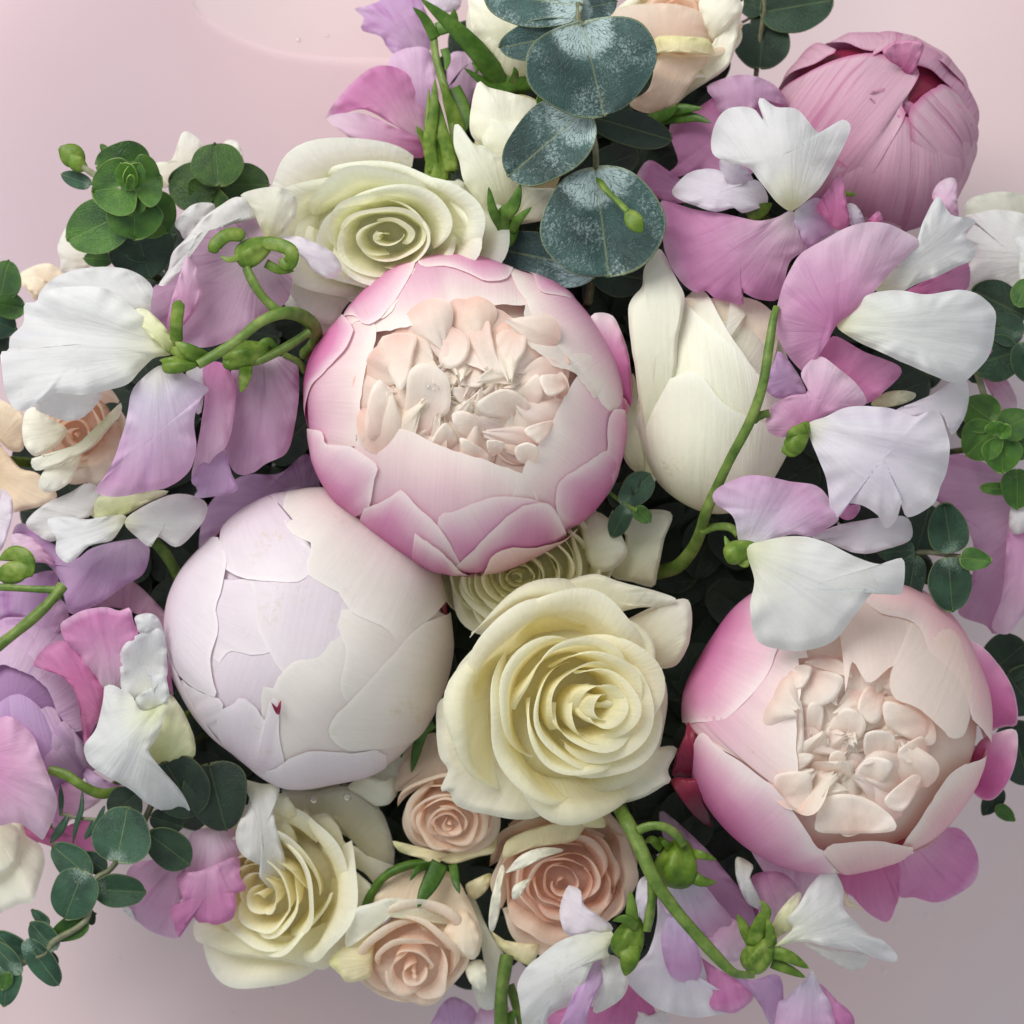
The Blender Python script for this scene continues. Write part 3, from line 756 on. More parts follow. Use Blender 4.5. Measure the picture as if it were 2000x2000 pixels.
for q, (poly, b, dz) in enumerate([
    ('515 490, 690 480, 680 600, 660 700, 612 780, 560 700, 520 600', '600 470', 30),
    ('500 720, 540 760, 596 850, 600 1038, 520 1040, 430 1030, 430 900, 450 790', '500 1060', 26),
    ('660 680, 760 630, 860 700, 885 800, 870 900, 800 940, 785 1000, 700 1060, 620 1040, 636 900', '700 1060', 46),
    ('832 500, 870 430, 980 500, 970 600, 892 662, 822 630', '920 440', 24),
    ('975 450, 1080 400, 1110 500, 1130 580, 1182 700, 1120 690, 1060 660, 1010 560', '1030 400', 40),
    ('1130 480, 1220 450, 1290 490, 1270 590, 1190 670, 1150 580', '1240 440', 26),
    ('1020 858, 1090 800, 1180 770, 1270 810, 1310 870, 1282 950, 1180 930, 1080 912', '1250 960', 56),
    ('890 910, 960 890, 1040 940, 1082 1030, 1000 1052, 920 1000', '1040 1060', 34),
    ('890 740, 920 670, 1000 650, 1052 690, 1042 762', '960 640', 24),
    ('886 762, 1000 770, 1042 792, 950 852, 900 806', '1050 770', 30),
    ('1370 700, 1480 700, 1502 770, 1420 812, 1380 770', '1500 740', 26),
    ('1280 990, 1380 950, 1450 950, 1372 1062, 1330 1050', '1470 960', 34),
    ('780 1060, 840 960, 884 972, 922 1050, 852 1112', '860 1120', 28),
    ('930 1040, 1000 1060, 1092 1130, 1080 1190, 982 1162', '1010 1200', 34),
    ('1080 1050, 1172 1060, 1160 1102, 1100 1132', '1140 1140', 34),
    ('1230 1090, 1300 1060, 1362 1100, 1330 1180, 1250 1162', '1320 1190', 36),
    ('1250 800, 1350 690, 1382 800, 1332 900, 1296 890', '1350 890', 20),
]):
    P = T('F', poly).mean(0)
    zz = bowl1(*P)
    pet(p1, 'F', poly, b, zz - 10, zz + dz * .9, 'peony_cream', dome=6, crease=.03, kf=5, ruf=1.2, rim=-4, side=rg.uniform(-24, 24), tint=(1, .99, .975))
sepals_under(p1, E1, [100, 330, 205])
down_stem(p1, 906, 813, -200)

# blush closed peony
E2 = (611, 1249, -70, 267, 283, 256)
p2 = thing('peony', 'tight pale blush peony bud, ball shaped, at left of centre', 'peony', 610, 1251, -290)
ball(p2, E2, 'blush', .972, lump=.032)
for tip, m, ly, kw in [
    ('430 1010, 440 800, 480 640, 520 560, 640 520, 760 560, 762 700, 772 850, 640 882, 530 870, 470 940', 'blush', -.4, dict(a=112)),
    ('700 480, 752 590, 770 760, 830 870, 900 990, 920 1070, 1050 1082, 1150 1000, 1200 830, 1222 740, 1300 600', 'blush', 0, dict(a=70)),
    ('440 1330, 440 1200, 400 1040, 440 900, 560 800, 700 800, 830 860, 930 960, 940 1080, 900 1180, 830 1290', 'blush', -1.6, dict(a=235)),
    ('740 1600, 772 1270, 830 1258, 880 1180, 960 1112, 1080 1082, 1160 985, 1195 850, 1218 790, 1330 760', 'blush_warm', .8, dict(a=300)),
    ('1600 900, 1500 930, 1350 832, 1226 772, 1216 900, 1240 1000, 1214 1150, 1226 1250, 1300 1340', 'blush_warm', 1.4, dict(a=-8)),
    ('470 400, 506 500, 560 540, 622 562, 750 575, 860 582, 960 560, 1002 440, 930 410, 850 300, 816 120', 'blush', 1.6, dict(a=108)),
    ('430 380, 508 490, 492 600, 474 680, 450 760, 466 840, 458 920, 432 1000, 428 1100, 456 1230, 380 1222, 250 1162, 130 1010', 'blush', 2.2, dict(a=168)),
    ('806 90, 830 260, 900 380, 1002 432, 972 560, 1080 622, 1170 672, 1232 772, 1400 852, 1512 940, 1624 832, 1760 690', 'blush_warm', 2.4, dict(a=45)),
    ('240 1170, 350 1222, 462 1258, 486 1300, 470 1350, 420 1450, 470 1560', 'blush', 2.4, dict(a=205)),
    ('400 1620, 420 1480, 452 1350, 560 1282, 600 1242, 680 1310, 722 1392, 762 1272, 812 1262, 800 1500, 820 1640', 'blush', 2.7, dict(a=246)),
    ('1760 800, 1640 832, 1560 882, 1420 1032, 1330 1150, 1222 1260, 1120 1362, 1086 1432, 1112 1512, 1202 1572, 1350 1566, 1560 1500', 'blush_warm', 3.3, dict(a=-32)),
    ('80 900, 176 960, 200 1080, 262 1230, 332 1400, 432 1580, 540 1692, 660 1840', 'blush', 3.6, dict(a=213)),
    ('480 1640, 560 1690, 700 1694, 800 1650, 860 1612, 960 1572, 1100 1576, 1200 1582, 1330 1565, 1380 1600', 'blush', 4.0, dict(a=268)),
]:
    wrap(p2, E2, 'H', tip, m, ly, lump=.032, step=.0075, cush=.0065, ridge=.0022, nz=.0008, **kw)
pet(p2, 'H', '692 1330, 720 1370, 752 1320, 744 1400, 720 1396', '720 1400', 168, 172, 'wine', dome=0, ruf=0, rim=0, nv=5)
sepals_under(p2, E2, [20, 300, 140])
down_stem(p2, 610, 1251, -290)

# right pink peony, half open
E3 = (1632, 1408, -20, 294, 290, 258)
p3 = thing('peony', 'half open pink peony at lower right with a crumpled blush heart', 'peony', 1634, 1412, -250)
ball(p3, E3, 'peony_cream', .92, dent=.10, tint=(.97, .88, .84))
for tip, m, ly, kw in [
    ('900 640, 940 508, 1002 602, 1100 540, 1170 482, 1240 360, 1300 250', 'peony_cream', .2, dict(a=75, tint=(1, .93, .92))),
    ('1200 330, 1230 372, 1160 500, 1115 600, 1140 682, 1260 742, 1380 842, 1430 882, 1500 880, 1545 800, 1600 600', 'peony_cream', .9, dict(a=48, tint=(1, .95, .94))),
    ('640 400, 700 512, 652 530, 660 650, 632 760, 630 900, 642 1150, 620 1192, 480 1082, 340 992, 170 900', 'peony_pale', .8, dict(a=172)),
    ('1230 1560, 1250 1482, 1290 1370, 1350 1260, 1390 1180, 1440 1110, 1500 1068, 1600 1058, 1760 1030', 'peony_coral', .9, dict(a=-40, tint=(1.02, 1.04, 1.03))),
    ('1000 200, 1080 302, 1240 352, 1300 420, 1322 490, 1400 540, 1500 640, 1540 760, 1562 832, 1700 960, 1780 990', 'peony_coral', 2.0, dict(a=42)),
    ('520 60, 600 280, 622 400, 572 500, 540 580, 450 700, 360 812, 280 842, 150 890', 'peony_pink', 2.6, dict(a=155)),
    ('1630 1400, 1590 1262, 1622 1200, 1700 1100, 1790 1030', 'peony_coral', 2.2, dict(a=-22)),
    ('190 1060, 232 908, 330 985, 430 1042, 560 1140, 680 1302, 800 1472, 880 1502, 930 1700', 'peony_pink', 3.0, dict(a=232)),
    ('930 1700, 890 1560, 822 1500, 842 1440, 930 1425, 1080 1425, 1200 1455, 1280 1482, 1300 1520, 1350 1560', 'peony_coral', 3.2, dict(a=282)),
    ('960 1720, 1100 1690, 1250 1650, 1350 1590, 1440 1500, 1560 1420, 1652 1340, 1660 1290, 1730 1240', 'peony_coral', 5.0, dict(a=-50, lift=.02)),
]:
    wrap(p3, E3, 'L', tip, m, ly, ext=.012, **kw)
# outer petals standing away on the right and below
pet(p3, 'L', '1560 440, 1680 470, 1780 560, 1870 700, 1898 820, 1892 905, 1840 908, 1740 925, 1640 860, 1600 680', '1700 980', -60, 10, 'peony_pink', side=-50, dome=14)
pet(p3, 'L', '1890 930, 1895 1060, 1850 1200, 1760 1296, 1660 1250, 1650 1100, 1700 985, 1800 938', '1680 1200', -60, 30, 'peony_pink', dome=12)
pet(p3, 'L', '1270 1790, 1260 1600, 1400 1480, 1580 1440, 1682 1560, 1685 1700, 1600 1780, 1480 1832, 1360 1806', '1250 1400', -150, -130, 'pea_pink', dome=14)
pet(p3, 'L', '900 1500, 1060 1480, 1240 1520, 1280 1764, 1256 1860, 1216 1935, 1120 1890, 1030 1800, 960 1740', '1060 1400', -120, -130, 'pea_hot', dome=14)
pet(p3, 'L', '480 1500, 660 1480, 840 1500, 1000 1500, 1010 1800, 800 1830, 640 1760', '760 1400', -130, -150, 'pea_fade', dome=6)
def bowl3(x, y):
    d2 = ((x - 1640) / 165.) ** 2 + ((y - 1445) / 160.) ** 2
    return -20 + 262 * (.86 + .0 * min(d2, 1.3))
heart(p3, 1650, 1448, 160, 160, 182, 8, [(.12, 6, 62, 56, .55), (.32, 9, 78, 66, .45), (.52, 13, 90, 76, .36), (.72, 17, 98, 84, .30), (.9, 19, 98, 94, .24), (1.06, 20, 88, 104, .19)], 8, crumple=.045)
for poly, b, dz in [
    ('920 880, 1000 810, 1080 850, 1102 920, 1040 1002, 960 1020, 916 950', '1000 1030', 40),
    ('1060 810, 1110 700, 1200 740, 1180 870, 1120 890', '1180 720', 32),
    ('660 780, 720 750, 770 800, 770 1040, 670 1040, 655 900', '650 900', 30),
    ('1100 950, 1180 930, 1250 960, 1262 1040, 1180 1062, 1100 1060', '1180 1080', 36),
    ('1050 1150, 1120 1070, 1242 1100, 1190 1200, 1100 1242, 1030 1190', '1140 1260', 38),
    ('640 1160, 800 1150, 822 1250, 800 1360, 720 1340, 630 1220', '640 1300', 22),
    ('840 1400, 880 1290, 980 1262, 1090 1280, 1180 1330, 1252 1400, 1240 1460, 1000 1470, 850 1460', '1050 1500', 20),
    ('1200 780, 1330 810, 1430 890, 1410 1000, 1300 960, 1210 900', '1440 880', 24),
    ('1270 1040, 1400 960, 1412 1060, 1340 1110', '1420 1020', 30),
    ('920 1050, 980 1040, 1002 1110, 940 1180, 908 1130', '950 1190', 30),
    ('720 720, 830 620, 980 650, 940 760, 870 800, 760 800', '800 620', 26),
    ('680 650, 740 590, 820 600, 780 700, 700 720', '700 600', 20),
    ('780 572, 950 556, 1032 650, 940 632', '900 540', 22),
    ('1200 1290, 1380 1140, 1402 1180, 1300 1350', '1400 1250', 26),
    ('660 1050, 720 1046, 830 1060, 770 1132, 690 1142', '650 1100', 30),
    ('800 800, 870 790, 882 870, 850 980, 790 980', '800 980', 24),
]:
    P = T('L', poly).mean(0); zz = bowl3(*P)
    pet(p3, 'L', poly, b, zz - 10, zz + dz * .8, 'peony_cream', dome=5, crease=.04, kf=5, ruf=1.2, rim=-4, side=rg.uniform(-24, 24), tint=(1, .985, .97))
# wine red sepals on its left flank
for poly, b, z0, z1 in [('175 880, 215 940, 240 1010, 222 1060, 246 1110, 235 1160, 170 1180, 90 1170, 110 1060, 150 960', '200 1250', -10, 70),
                        ('80 1190, 180 1180, 250 1200, 246 1280, 300 1430, 230 1400, 150 1310', '260 1420', -60, 40)]:
    pet(p3, 'L', poly, b, z0, z1, 'wine', dome=26, crease=.06, name='sepal')
down_stem(p3, 1634, 1412, -250)

# dusky mauve bud, upper right
E4 = (1700, 256, -150, 190, 188, 184)
p4 = thing('peony', 'dusky mauve closed peony bud with dark red creases at upper right', 'peony', 1704, 252, -320)
ball(p4, E4, 'wine', .93, lump=.04)
for tip, m, ly, kw in [
    ('600 620, 720 470, 870 375, 1000 332, 1150 318, 1290 362, 1350 420, 1300 520, 1240 600, 1260 660, 1180 800', 'mauve', .2, dict(a=178)),
    ('1000 760, 1060 672, 1160 640, 1240 662, 1330 668, 1400 650, 1460 560, 1560 640', 'mauve', 1.2, dict(a=265)),
    ('1290 780, 1270 650, 1330 575, 1400 520, 1470 500, 1560 560, 1640 700', 'mauve', .7, dict(a=-30)),
    ('1240 430, 1300 400, 1380 420, 1470 470, 1520 530, 1560 600, 1590 690, 1660 760', 'mauve', .6, dict(a=20, tint=(.92, .8, .9))),
    ('680 440, 790 390, 900 350, 960 300, 890 240, 980 240, 1060 300, 1160 300, 1240 260, 1330 220', 'mauve', 2.0, dict(a=118)),
    ('1120 340, 1240 290, 1320 280, 1400 320, 1480 380, 1560 450, 1620 600', 'mauve', 1.8, dict(a=50)),
    ('1230 1160, 1290 1060, 1390 980, 1480 800, 1560 740, 1640 660, 1720 620', 'mauve', 2.4, dict(a=-30)),
    ('640 700, 740 640, 800 760, 940 850, 1060 930, 1180 1000, 1330 1000, 1360 1130', 'mauve', 2.2, dict(a=230)),
]:
    wrap(p4, E4, 'D', tip, m, ly, bulge=.02, nz=.014, lump=.04, curl=-.012, ridge=.014, cush=.03, ext=.0, **kw)
pet(p4, 'D', '1230 250, 1300 205, 1430 212, 1412 300, 1370 380, 1310 330, 1260 300', '1310 400', -10, 50, 'mauve', tint=(.95, .72, .88), crease=.08, dome=5)
for i in range(9):   # ragged small petals folding in at its crown
    a = i * 2.4; r = 30 + 9 * i
    x, y = 1735 + r * math.cos(a), 205 + r * .8 * math.sin(a)
    spoon(p4, (x, y, 12 - .25 * r), np.array([-math.cos(a) + rg.normal(0, .4), -math.sin(a) + rg.normal(0, .4), .45]), np.array([math.cos(a) * .5, math.sin(a) * .5, 1]), rg.uniform(50, 80), rg.uniform(55, 90), 'mauve',
          cup=-.15, curl=-.15, crumple=.08, nu=13, nv=12, tint=(1, rg.uniform(.86, 1), .98))
sepals_under(p4, E4, [-20, 250], wd=16)
down_stem(p4, 1704, 252, -320)
# ------------------------------------------------------------------ roses
YEL = (1.0, .965, .80); WHT = (1.0, 1.0, 1.0)
# R1 big cream rose below centre
r1 = thing('rose', 'large fully open cream yellow rose at lower centre, showing its whole spiral', 'rose', 1120, 1370, -60)
rose(r1, 1122, 1374, 180, 244, tilt=(.22, .06), n=25, jr=.09, mat='cream', cin=(1, .975, .85), cout=(1, 1, .99), hc=.10, drop=.48, lip=.24, rot=.6, pw=.82, lipcurl=(40, 130), w_out=112, wob=.04, depth=.65, shift=(.24, .02), r0=.04)
for poly, b, z0, z1 in [
    ('180 1200, 170 1400, 190 1540, 240 1620, 210 1700, 195 1755, 250 1760, 300 1850, 470 1900, 720 1935, 900 1890, 1160 1850, 1100 1700, 800 1640, 560 1480, 400 1250, 300 1150', '900 1250', -20, 60),
    ('1160 1850, 1320 1840, 1480 1790, 1600 1720, 1645 1690, 1625 1620, 1680 1480, 1500 1500, 1200 1640', '1000 1250', -10, 70),
    ('690 600, 800 510, 960 440, 1160 390, 1330 440, 1560 500, 1680 550, 1600 600, 1450 600, 1250 640, 1130 580, 900 640, 760 700', '1000 1100', 10, 105),
    ('1250 760, 1400 660, 1520 600, 1640 560, 1755 555, 1775 720, 1735 880, 1640 980, 1400 950', '1200 1100', 0, 70),
    ('290 1000, 400 860, 560 740, 700 660, 780 640, 620 780, 500 900, 440 1020, 350 1100, 300 1140', '800 1200', 10, 100)]:
    pet(r1, 'K', poly, b, z0, z1, 'cream', dome=22, crease=.02, ruf=4, rim=-14)
down_stem(r1, 1120, 1370, -60)

# R2 greenish white rose, upper left
r2 = thing('rose', 'greenish white open rose above the central peony', 'rose', 770, 440, -120)
rose(r2, 756, 462, 66, 212, tilt=(-.05, .22), asp=(1.12, .76), jr=.09, n=22, mat='greencream', cin=(1, .99, .9), cout=(1, 1, 1), hc=.12, drop=.32, lip=.30, lipcurl=(25, 75), depth=.6, rot=2.1, pw=.8, wob=.05, w_out=125, w_in=210, r0=.06, scat=.05)
for poly, b, z0, z1 in [
    ('40 90, 180 30, 330 10, 340 -20, 420 -30, 600 -40, 800 -20, 1000 40, 1150 120, 1000 140, 760 120, 500 130, 330 160, 250 300, 150 300, 20 200', '800 620', -60, 20),
    ('1000 60, 1200 40, 1380 50, 1540 80, 1480 200, 1440 330, 1330 260, 1200 140', '900 600', -60, 25),
    ('1470 150, 1560 170, 1720 290, 1830 440, 1870 560, 1820 640, 1780 760, 1680 760, 1660 560, 1560 440, 1500 300', '1100 700', -40, 40),
    ('1480 640, 1560 560, 1700 410, 1720 430, 1640 560, 1540 670', '1400 700', 30, 62),
    ('120 640, 240 820, 420 870, 560 900, 700 880, 800 860, 700 960, 560 1090, 480 1230, 330 1200, 200 1100, 100 960, 40 800', '800 600', -60, -20),
    ('100 900, 220 960, 330 1050, 460 1200, 420 1330, 300 1280, 120 1120, 60 1060', '700 700', -100, -90)]:
    pet(r2, 'T', poly, b, z0, z1, 'greencream', dome=20, crease=.025, ruf=5, rim=-10)
down_stem(r2, 770, 440, -120)

# R3 white rose bud seen from the side, right of centre
ER = (1398, 784, -40, 138, 200, 138)
r3 = thing('rose', 'white rose bud seen side on, between central peony and green stem', 'rose', 1375, 900, -200)
ball(r3, ER, 'ivory', .93)
pet(r3, 'G', '300 260, 420 250, 560 240, 680 262, 760 340, 770 460, 700 640, 540 660, 400 560, 290 420', '560 1000', 20, 20, 'tan', dome=12)
for tip, ly, kw in [
    ('480 520, 520 330, 548 262, 640 290, 730 400, 800 520, 860 700', 1.0, dict(a=290)),
    ('250 520, 296 195, 345 190, 420 290, 470 400, 540 530, 640 660, 740 700, 850 760', 2.2, dict(a=272)),
    ('150 760, 205 560, 258 290, 296 292, 380 390, 470 490, 560 580, 640 680, 720 740, 850 800', 3.4, dict(a=268)),
    ('140 900, 180 760, 212 690, 285 660, 366 634, 420 690, 500 780, 640 830, 740 865, 850 900', 4.8, dict(a=264))]:
    wrap(r3, ER, 'G', tip, 'ivory', ly * 2.3, keep=.8, lift=.075, base=112, bulge=.03, cush=.0, ext=0, **kw)
pet(r3, 'G', '66 300, 90 240, 130 190, 140 110, 190 20, 230 30, 290 150, 330 230, 320 330, 300 440, 290 600, 270 760, 260 900, 230 1040, 175 1130, 140 1100, 140 900, 120 760, 100 600, 75 440', '260 1150', 20, 66, 'ivory', dome=40, rim=-12, ruf=2, crease=.01)
pet(r3, 'G', '30 900, 80 600, 130 780, 145 1000, 140 1080, 60 1030', '180 1100', -30, 10, 'ivory', dome=10, tint=(.97, .97, .9))
down_stem(r3, 1375, 900, -200)

# R4 greenish rose tucked under central peony
r4 = thing('rose', 'half hidden pale green rose tucked below the central peony, petal edges fanned', 'rose', 1050, 1120, -190)
rose(r4, 1010, 1128, 20, 225, tilt=(-.10, .28), n=36, mat='greencream', cin=(.96, .93, .72), cout=(1, .99, .93), hc=.0, drop=.42, lip=.07, rot=.3, pw=.85, wob=.02, asp=(1.0, .85), lipcurl=(30, 90))
for poly, b, z0, z1 in [('1250 60, 1350 0, 1640 0, 1600 180, 1560 380, 1530 470, 1400 440, 1270 400, 1340 250, 1350 130', '1300 500', -60, -40),
                        ('1080 40, 1180 0, 1270 60, 1340 160, 1370 260, 1310 340, 1200 380, 1120 300', '700 400', -40, 0)]:
    pet(r4, 'K', poly, b, z0, z1, 'greencream', dome=24, crease=.02, rim=-12, tint=(.97, .97, .9))
down_stem(r4, 1050, 1120, -190)

# R5 cream rose, lower left
r5 = thing('rose', 'creamy white rose with swept petals, lowest at the left of the bouquet', 'rose', 560, 1720, -240)
rose(r5, 520, 1745, -95, 185, tilt=(-.38, .10), n=20, mat='cream', cin=(1, .98, .9), cout=(1, 1, .98), hc=.1, drop=.36, lip=.32, lipcurl=(25, 80), depth=.6, rot=1.2, pw=.78, wob=.05, w_out=125, w_in=210, r0=.06, scat=.06)
for poly, b, z0, z1 in [
    ('-60 1280, 60 1330, 250 1370, 500 1370, 640 1345, 760 1290, 920 1230, 900 1400, 770 1582, 640 1570, 480 1535, 250 1510, 120 1480, 30 1440, -60 1400', '450 1150', -130, -110),
    ('570 640, 680 620, 770 610, 850 700, 880 790, 960 820, 1060 900, 1190 940, 1160 1010, 1080 1060, 1000 980, 820 880, 680 760', '500 1100', -190, -120),
    ('740 830, 860 880, 960 980, 1060 1080, 1020 1190, 930 1240, 880 1300, 940 1150, 900 1010, 800 920', '500 1200', -160, -95),
    ('480 480, 700 470, 900 440, 1080 560, 1150 700, 1190 930, 1100 960, 960 820, 870 720, 760 600, 580 640', '700 1000', -230, -200),
    ('430 490, 520 500, 590 620, 570 660, 500 640, 430 600', '560 900', -110, -90),
    ('420 600, 520 660, 580 760, 570 850, 500 820, 450 720', '600 1000', -130, -105)]:
    pet(r5, 'M', poly, b, z0, z1, 'cream', dome=18, crease=.02, ruf=4, rim=-10)
down_stem(r5, 560, 1720, -240)

# R6 peach cream rose at the top
r6 = thing('rose', 'peach cream rose at the top edge beside the big eucalyptus leaves', 'rose', 1320, 80, -220)
rose(r6, 1330, 30, -40, 140, tilt=(.0, -.45), n=15, w_in=180, scat=.05, mat='peach', cin=(1, .90, .82), cout=(1, 1.02, .98), hc=.1, drop=.4, lip=.18, rot=.4, outer_mat='ivory', k_outer=.75, depth=1.2)
for poly, b, z0, z1, m in [
    ('960 60, 1250 20, 1480 60, 1560 160, 1540 280, 1300 330, 1120 300, 1000 180', '1300 700', -30, -5, 'peach'),
    ('1180 340, 1300 330, 1500 340, 1590 340, 1560 250, 1440 230, 1260 225, 1210 260', '1350 700', 10, 22, 'spray_outer'),
    ('1060 640, 1180 560, 1250 340, 1400 345, 1560 345, 1480 480, 1380 620, 1310 700, 1200 715, 1100 690', '1240 760', -60, 0, 'peach'),
    ('1330 680, 1420 560, 1540 350, 1620 210, 1700 110, 1780 0, 1745 180, 1720 330, 1660 440, 1540 520, 1420 600', '1240 760', -70, -30, 'ivory'),
    ('1560 250, 1500 0, 1700 -40, 1770 40, 1700 140, 1620 230', '1300 500', -40, -20, 'ivory')]:
    pet(r6, 'C', poly, b, z0, z1, m, dome=22, crease=.02, rim=-8)
for l in ('1240 730, 1340 690, 1520 680', '1230 750, 1360 740, 1480 740, 1575 775', '1180 760, 1290 720, 1370 660'):
    strip(r6, 'C', l, 30, [-60, -35, -20])
down_stem(r6, 1290, 220, -120)

# R7 cream rose top, behind the eucalyptus
r7 = thing('rose', 'cream rose bud with long green sepals at the top, left of eucalyptus leaves', 'rose', 1000, 140, -220)
ball(r7, (1005, 55, -90, 100, 110, 95), 'ivory', .95)
pet(r7, 'B', '1300 -60, 1480 -80, 1800 -60, 1900 300, 1800 520, 1650 545, 1560 520, 1420 370, 1340 260, 1305 100', '1620 560', -90, -20, 'ivory', dome=46, pw=.6)
pet(r7, 'B', '1560 -60, 1900 -60, 1960 300, 1800 500, 1640 400', '1700 560', -60, 10, 'ivory', dome=40)
blob(r7, 'B', '1640 545', -85, (52, 26), -8, 'sepal_green')
for l, w, zz in (('1600 560, 1480 500, 1340 330, 1180 170, 970 -10', 52, [-80, -10, 30]), ('1620 575, 1500 590, 1380 540, 1265 460', 26, [-70, -50, -40]),
                 ('1590 560, 1610 500, 1600 450', 20, [-30, 0, 10])):
    strip(r7, 'B', l, w, zz)
down_stem(r7, 1010, 165, -110)

# R8 green tinged spray rose under it
r8 = thing('rose', 'pale green and blush spray rose bud beneath the cream bud, next to eucalyptus', 'rose', 1000, 420, -160)
ball(r8, (1010, 300, -70, 92, 120, 80), 'spray_outer', .95)
for poly, b, z0, z1, m in [
    ('1350 560, 1430 590, 1560 620, 1740 680, 1880 780, 1900 960, 1700 1010, 1500 1060, 1380 980, 1300 860', '1560 1400', 10, 25, 'ivory'),
    ('1410 800, 1560 820, 1760 800, 1900 820, 1900 1060, 1700 1100, 1560 1120, 1400 1000', '1600 1400', 30, 50, 'greencream'),
    ('1200 840, 1240 850, 1330 970, 1400 980, 1470 1040, 1580 1060, 1640 1240, 1600 1380, 1460 1430, 1340 1330, 1260 1220, 1235 1100, 1195 980', '1560 1460', 50, 95, 'greencream'),
    ('1560 1160, 1700 1260, 1900 1280, 1880 1440, 1720 1500, 1580 1480', '1580 1500', 10, 50, 'ivory')]:
    pet(r8, 'B', poly, b, z0, z1, m, dome=26, crease=.025, rim=-8)
blob(r8, 'B', '1560 1560', 40, (34, 26), 60, 'sepal_green')
for l, w in (('1540 1560, 1460 1420, 1430 1260', 26), ('1550 1570, 1530 1460, 1600 1380, 1645 1240', 40), ('1580 1560, 1640 1470, 1720 1395', 22)):
    strip(r8, 'B', l, w, [60, 100, 112])
down_stem(r8, 995, 450, -40)

# closed green bud left of it
bd = thing('rose_bud', 'small closed green rose bud with thin pointed sepals at upper left of centre', 'rose bud', 850, 345, -80)
blob(bd, 'B', '1090 1080', -10, (62, 26), 86, 'calyx_green', name='bud', rib=.1)
for l, w, zz in (('1060 1160, 1030 950, 1060 760, 1068 530', 32, [10, 26, 30]), ('1180 1150, 1150 1000, 1110 860, 1075 640', 34, [12, 20, 20]),
                 ('1020 1000, 985 920, 940 850', 20, [0, 6, 10]), ('1010 1000, 1020 800, 1028 600', 16, [0, -10, -20]), ('1240 980, 1200 800, 1150 660, 1120 560', 40, [-60, -40, -30])):
    strip(bd, 'B', l, w, zz, 'calyx_green')
tubec(bd, 'B', '1180 1160, 1210 1000, 1150 650, 1080 400, 1060 240', [-40, -60, -90], 8)
for l, w in (('1070 260, 1000 130, 920 50', 26), ('1080 200, 1180 160, 1200 60', 34), ('1130 330, 1150 400, 1140 480', 20), ('1180 600, 1260 760, 1280 880', 46), ('1330 420, 1350 460, 1340 510', 12)):
    strip(bd, 'B', l, w, [-80, -60])
down_stem(bd, 870, 340, -60, 8)

# R9 peach spray rose at the left edge
r9 = thing('rose', 'peach spray rose under the large white sweet pea at the left edge', 'rose', 150, 870, -120)
rose(r9, 150, 850, -20, 112, tilt=(-.1, .25), n=13, w_in=180, scat=.07, mat='peach', cin=(1, .92, .88), cout=(1, 1.02, 1), hc=.05, drop=.4, lip=.2, rot=.5, wob=.05)
for poly, b, z0, z1, m in [
    ('350 560, 420 330, 600 280, 780 440, 1060 640, 900 880, 700 1000, 560 1060, 450 980, 370 840', '1400 500', -10, 10, 'ivory'),
    ('500 1090, 700 1060, 1000 980, 1200 860, 1500 640, 1800 300, 1910 220, 1880 420, 1640 700, 1400 940, 1100 1100, 800 1230, 560 1280, 490 1180', '1500 500', 20, 35, 'ivory'),
    ('600 1480, 720 1250, 900 1200, 1150 1080, 1300 960, 1240 1160, 1150 1380, 1060 1500, 880 1600, 700 1620', '1400 700', -20, 10, 'greencream'),
    ('1160 1380, 1250 1120, 1500 900, 1850 500, 1930 900, 1600 1480, 1300 1440', '1600 500', -60, -40, 'peach')]:
    pet(r9, 'V', poly, b, z0, z1, m, dome=14, crease=.03, rim=-7)
down_stem(r9, 150, 870, -120, 9)
r9b = thing('rose', 'beige tan rose petals cut by the left edge, above the grey-white sweet pea', 'rose', 20, 900, -160)
for poly, b, z0, z1 in [('-200 100, -30 140, 120 220, 330 330, 400 520, 390 840, 330 980, 150 960, -30 800, -200 600', '-200 1000', -110, -60),
                        ('-200 700, 0 860, 150 1050, 330 1250, 600 1330, 900 1660, 700 1820, 400 1900, 100 1930, -200 1700', '-200 1300', -150, -100)]:
    pet(r9b, 'V', poly, b, z0, z1, 'tan', dome=16, crease=.02, tint=(.95, .9, .85))
down_stem(r9b, 20, 900, -160, 9)

# R10 small peach spray rose
r10 = thing('rose', 'small peach pink spray rose squeezed under the big cream rose', 'rose', 870, 1580, -170)
pet(r10, 'M', '1180 490, 1240 300, 1330 150, 1460 100, 1560 200, 1640 330, 1560 440, 1400 440, 1210 470', '1480 700', -60, -110, 'peach', dome=26, tint=(.97, .95, .92))
rose(r10, 878, 1610, -30, 110, tilt=(-.02, .35), n=18, w_in=200, scat=.05, mat='peach', cin=(1, .95, .93), cout=(1, 1, .98), hc=.06, drop=.42, lip=.18, rot=1.1, wob=.04, pw=.85, w_out=150, asp=(1.0, .92))
for poly, b, z0, z1 in [('1180 780, 1250 800, 1350 860, 1480 890, 1640 860, 1760 830, 1830 740, 1820 850, 1720 880, 1560 925, 1460 900, 1440 965, 1380 900, 1230 850', '1540 700', -100, -70)]:
    pet(r10, 'M', poly, b, z0, z1, 'spray_outer', dome=8, ruf=5)
for l in ('1380 60, 1340 180, 1300 350', '1440 40, 1330 110, 1260 160, 1235 260'):
    strip(r10, 'M', l, 26, [-60, -70], tint=(.6, .7, .6))
down_stem(r10, 870, 1590, -170, 8)

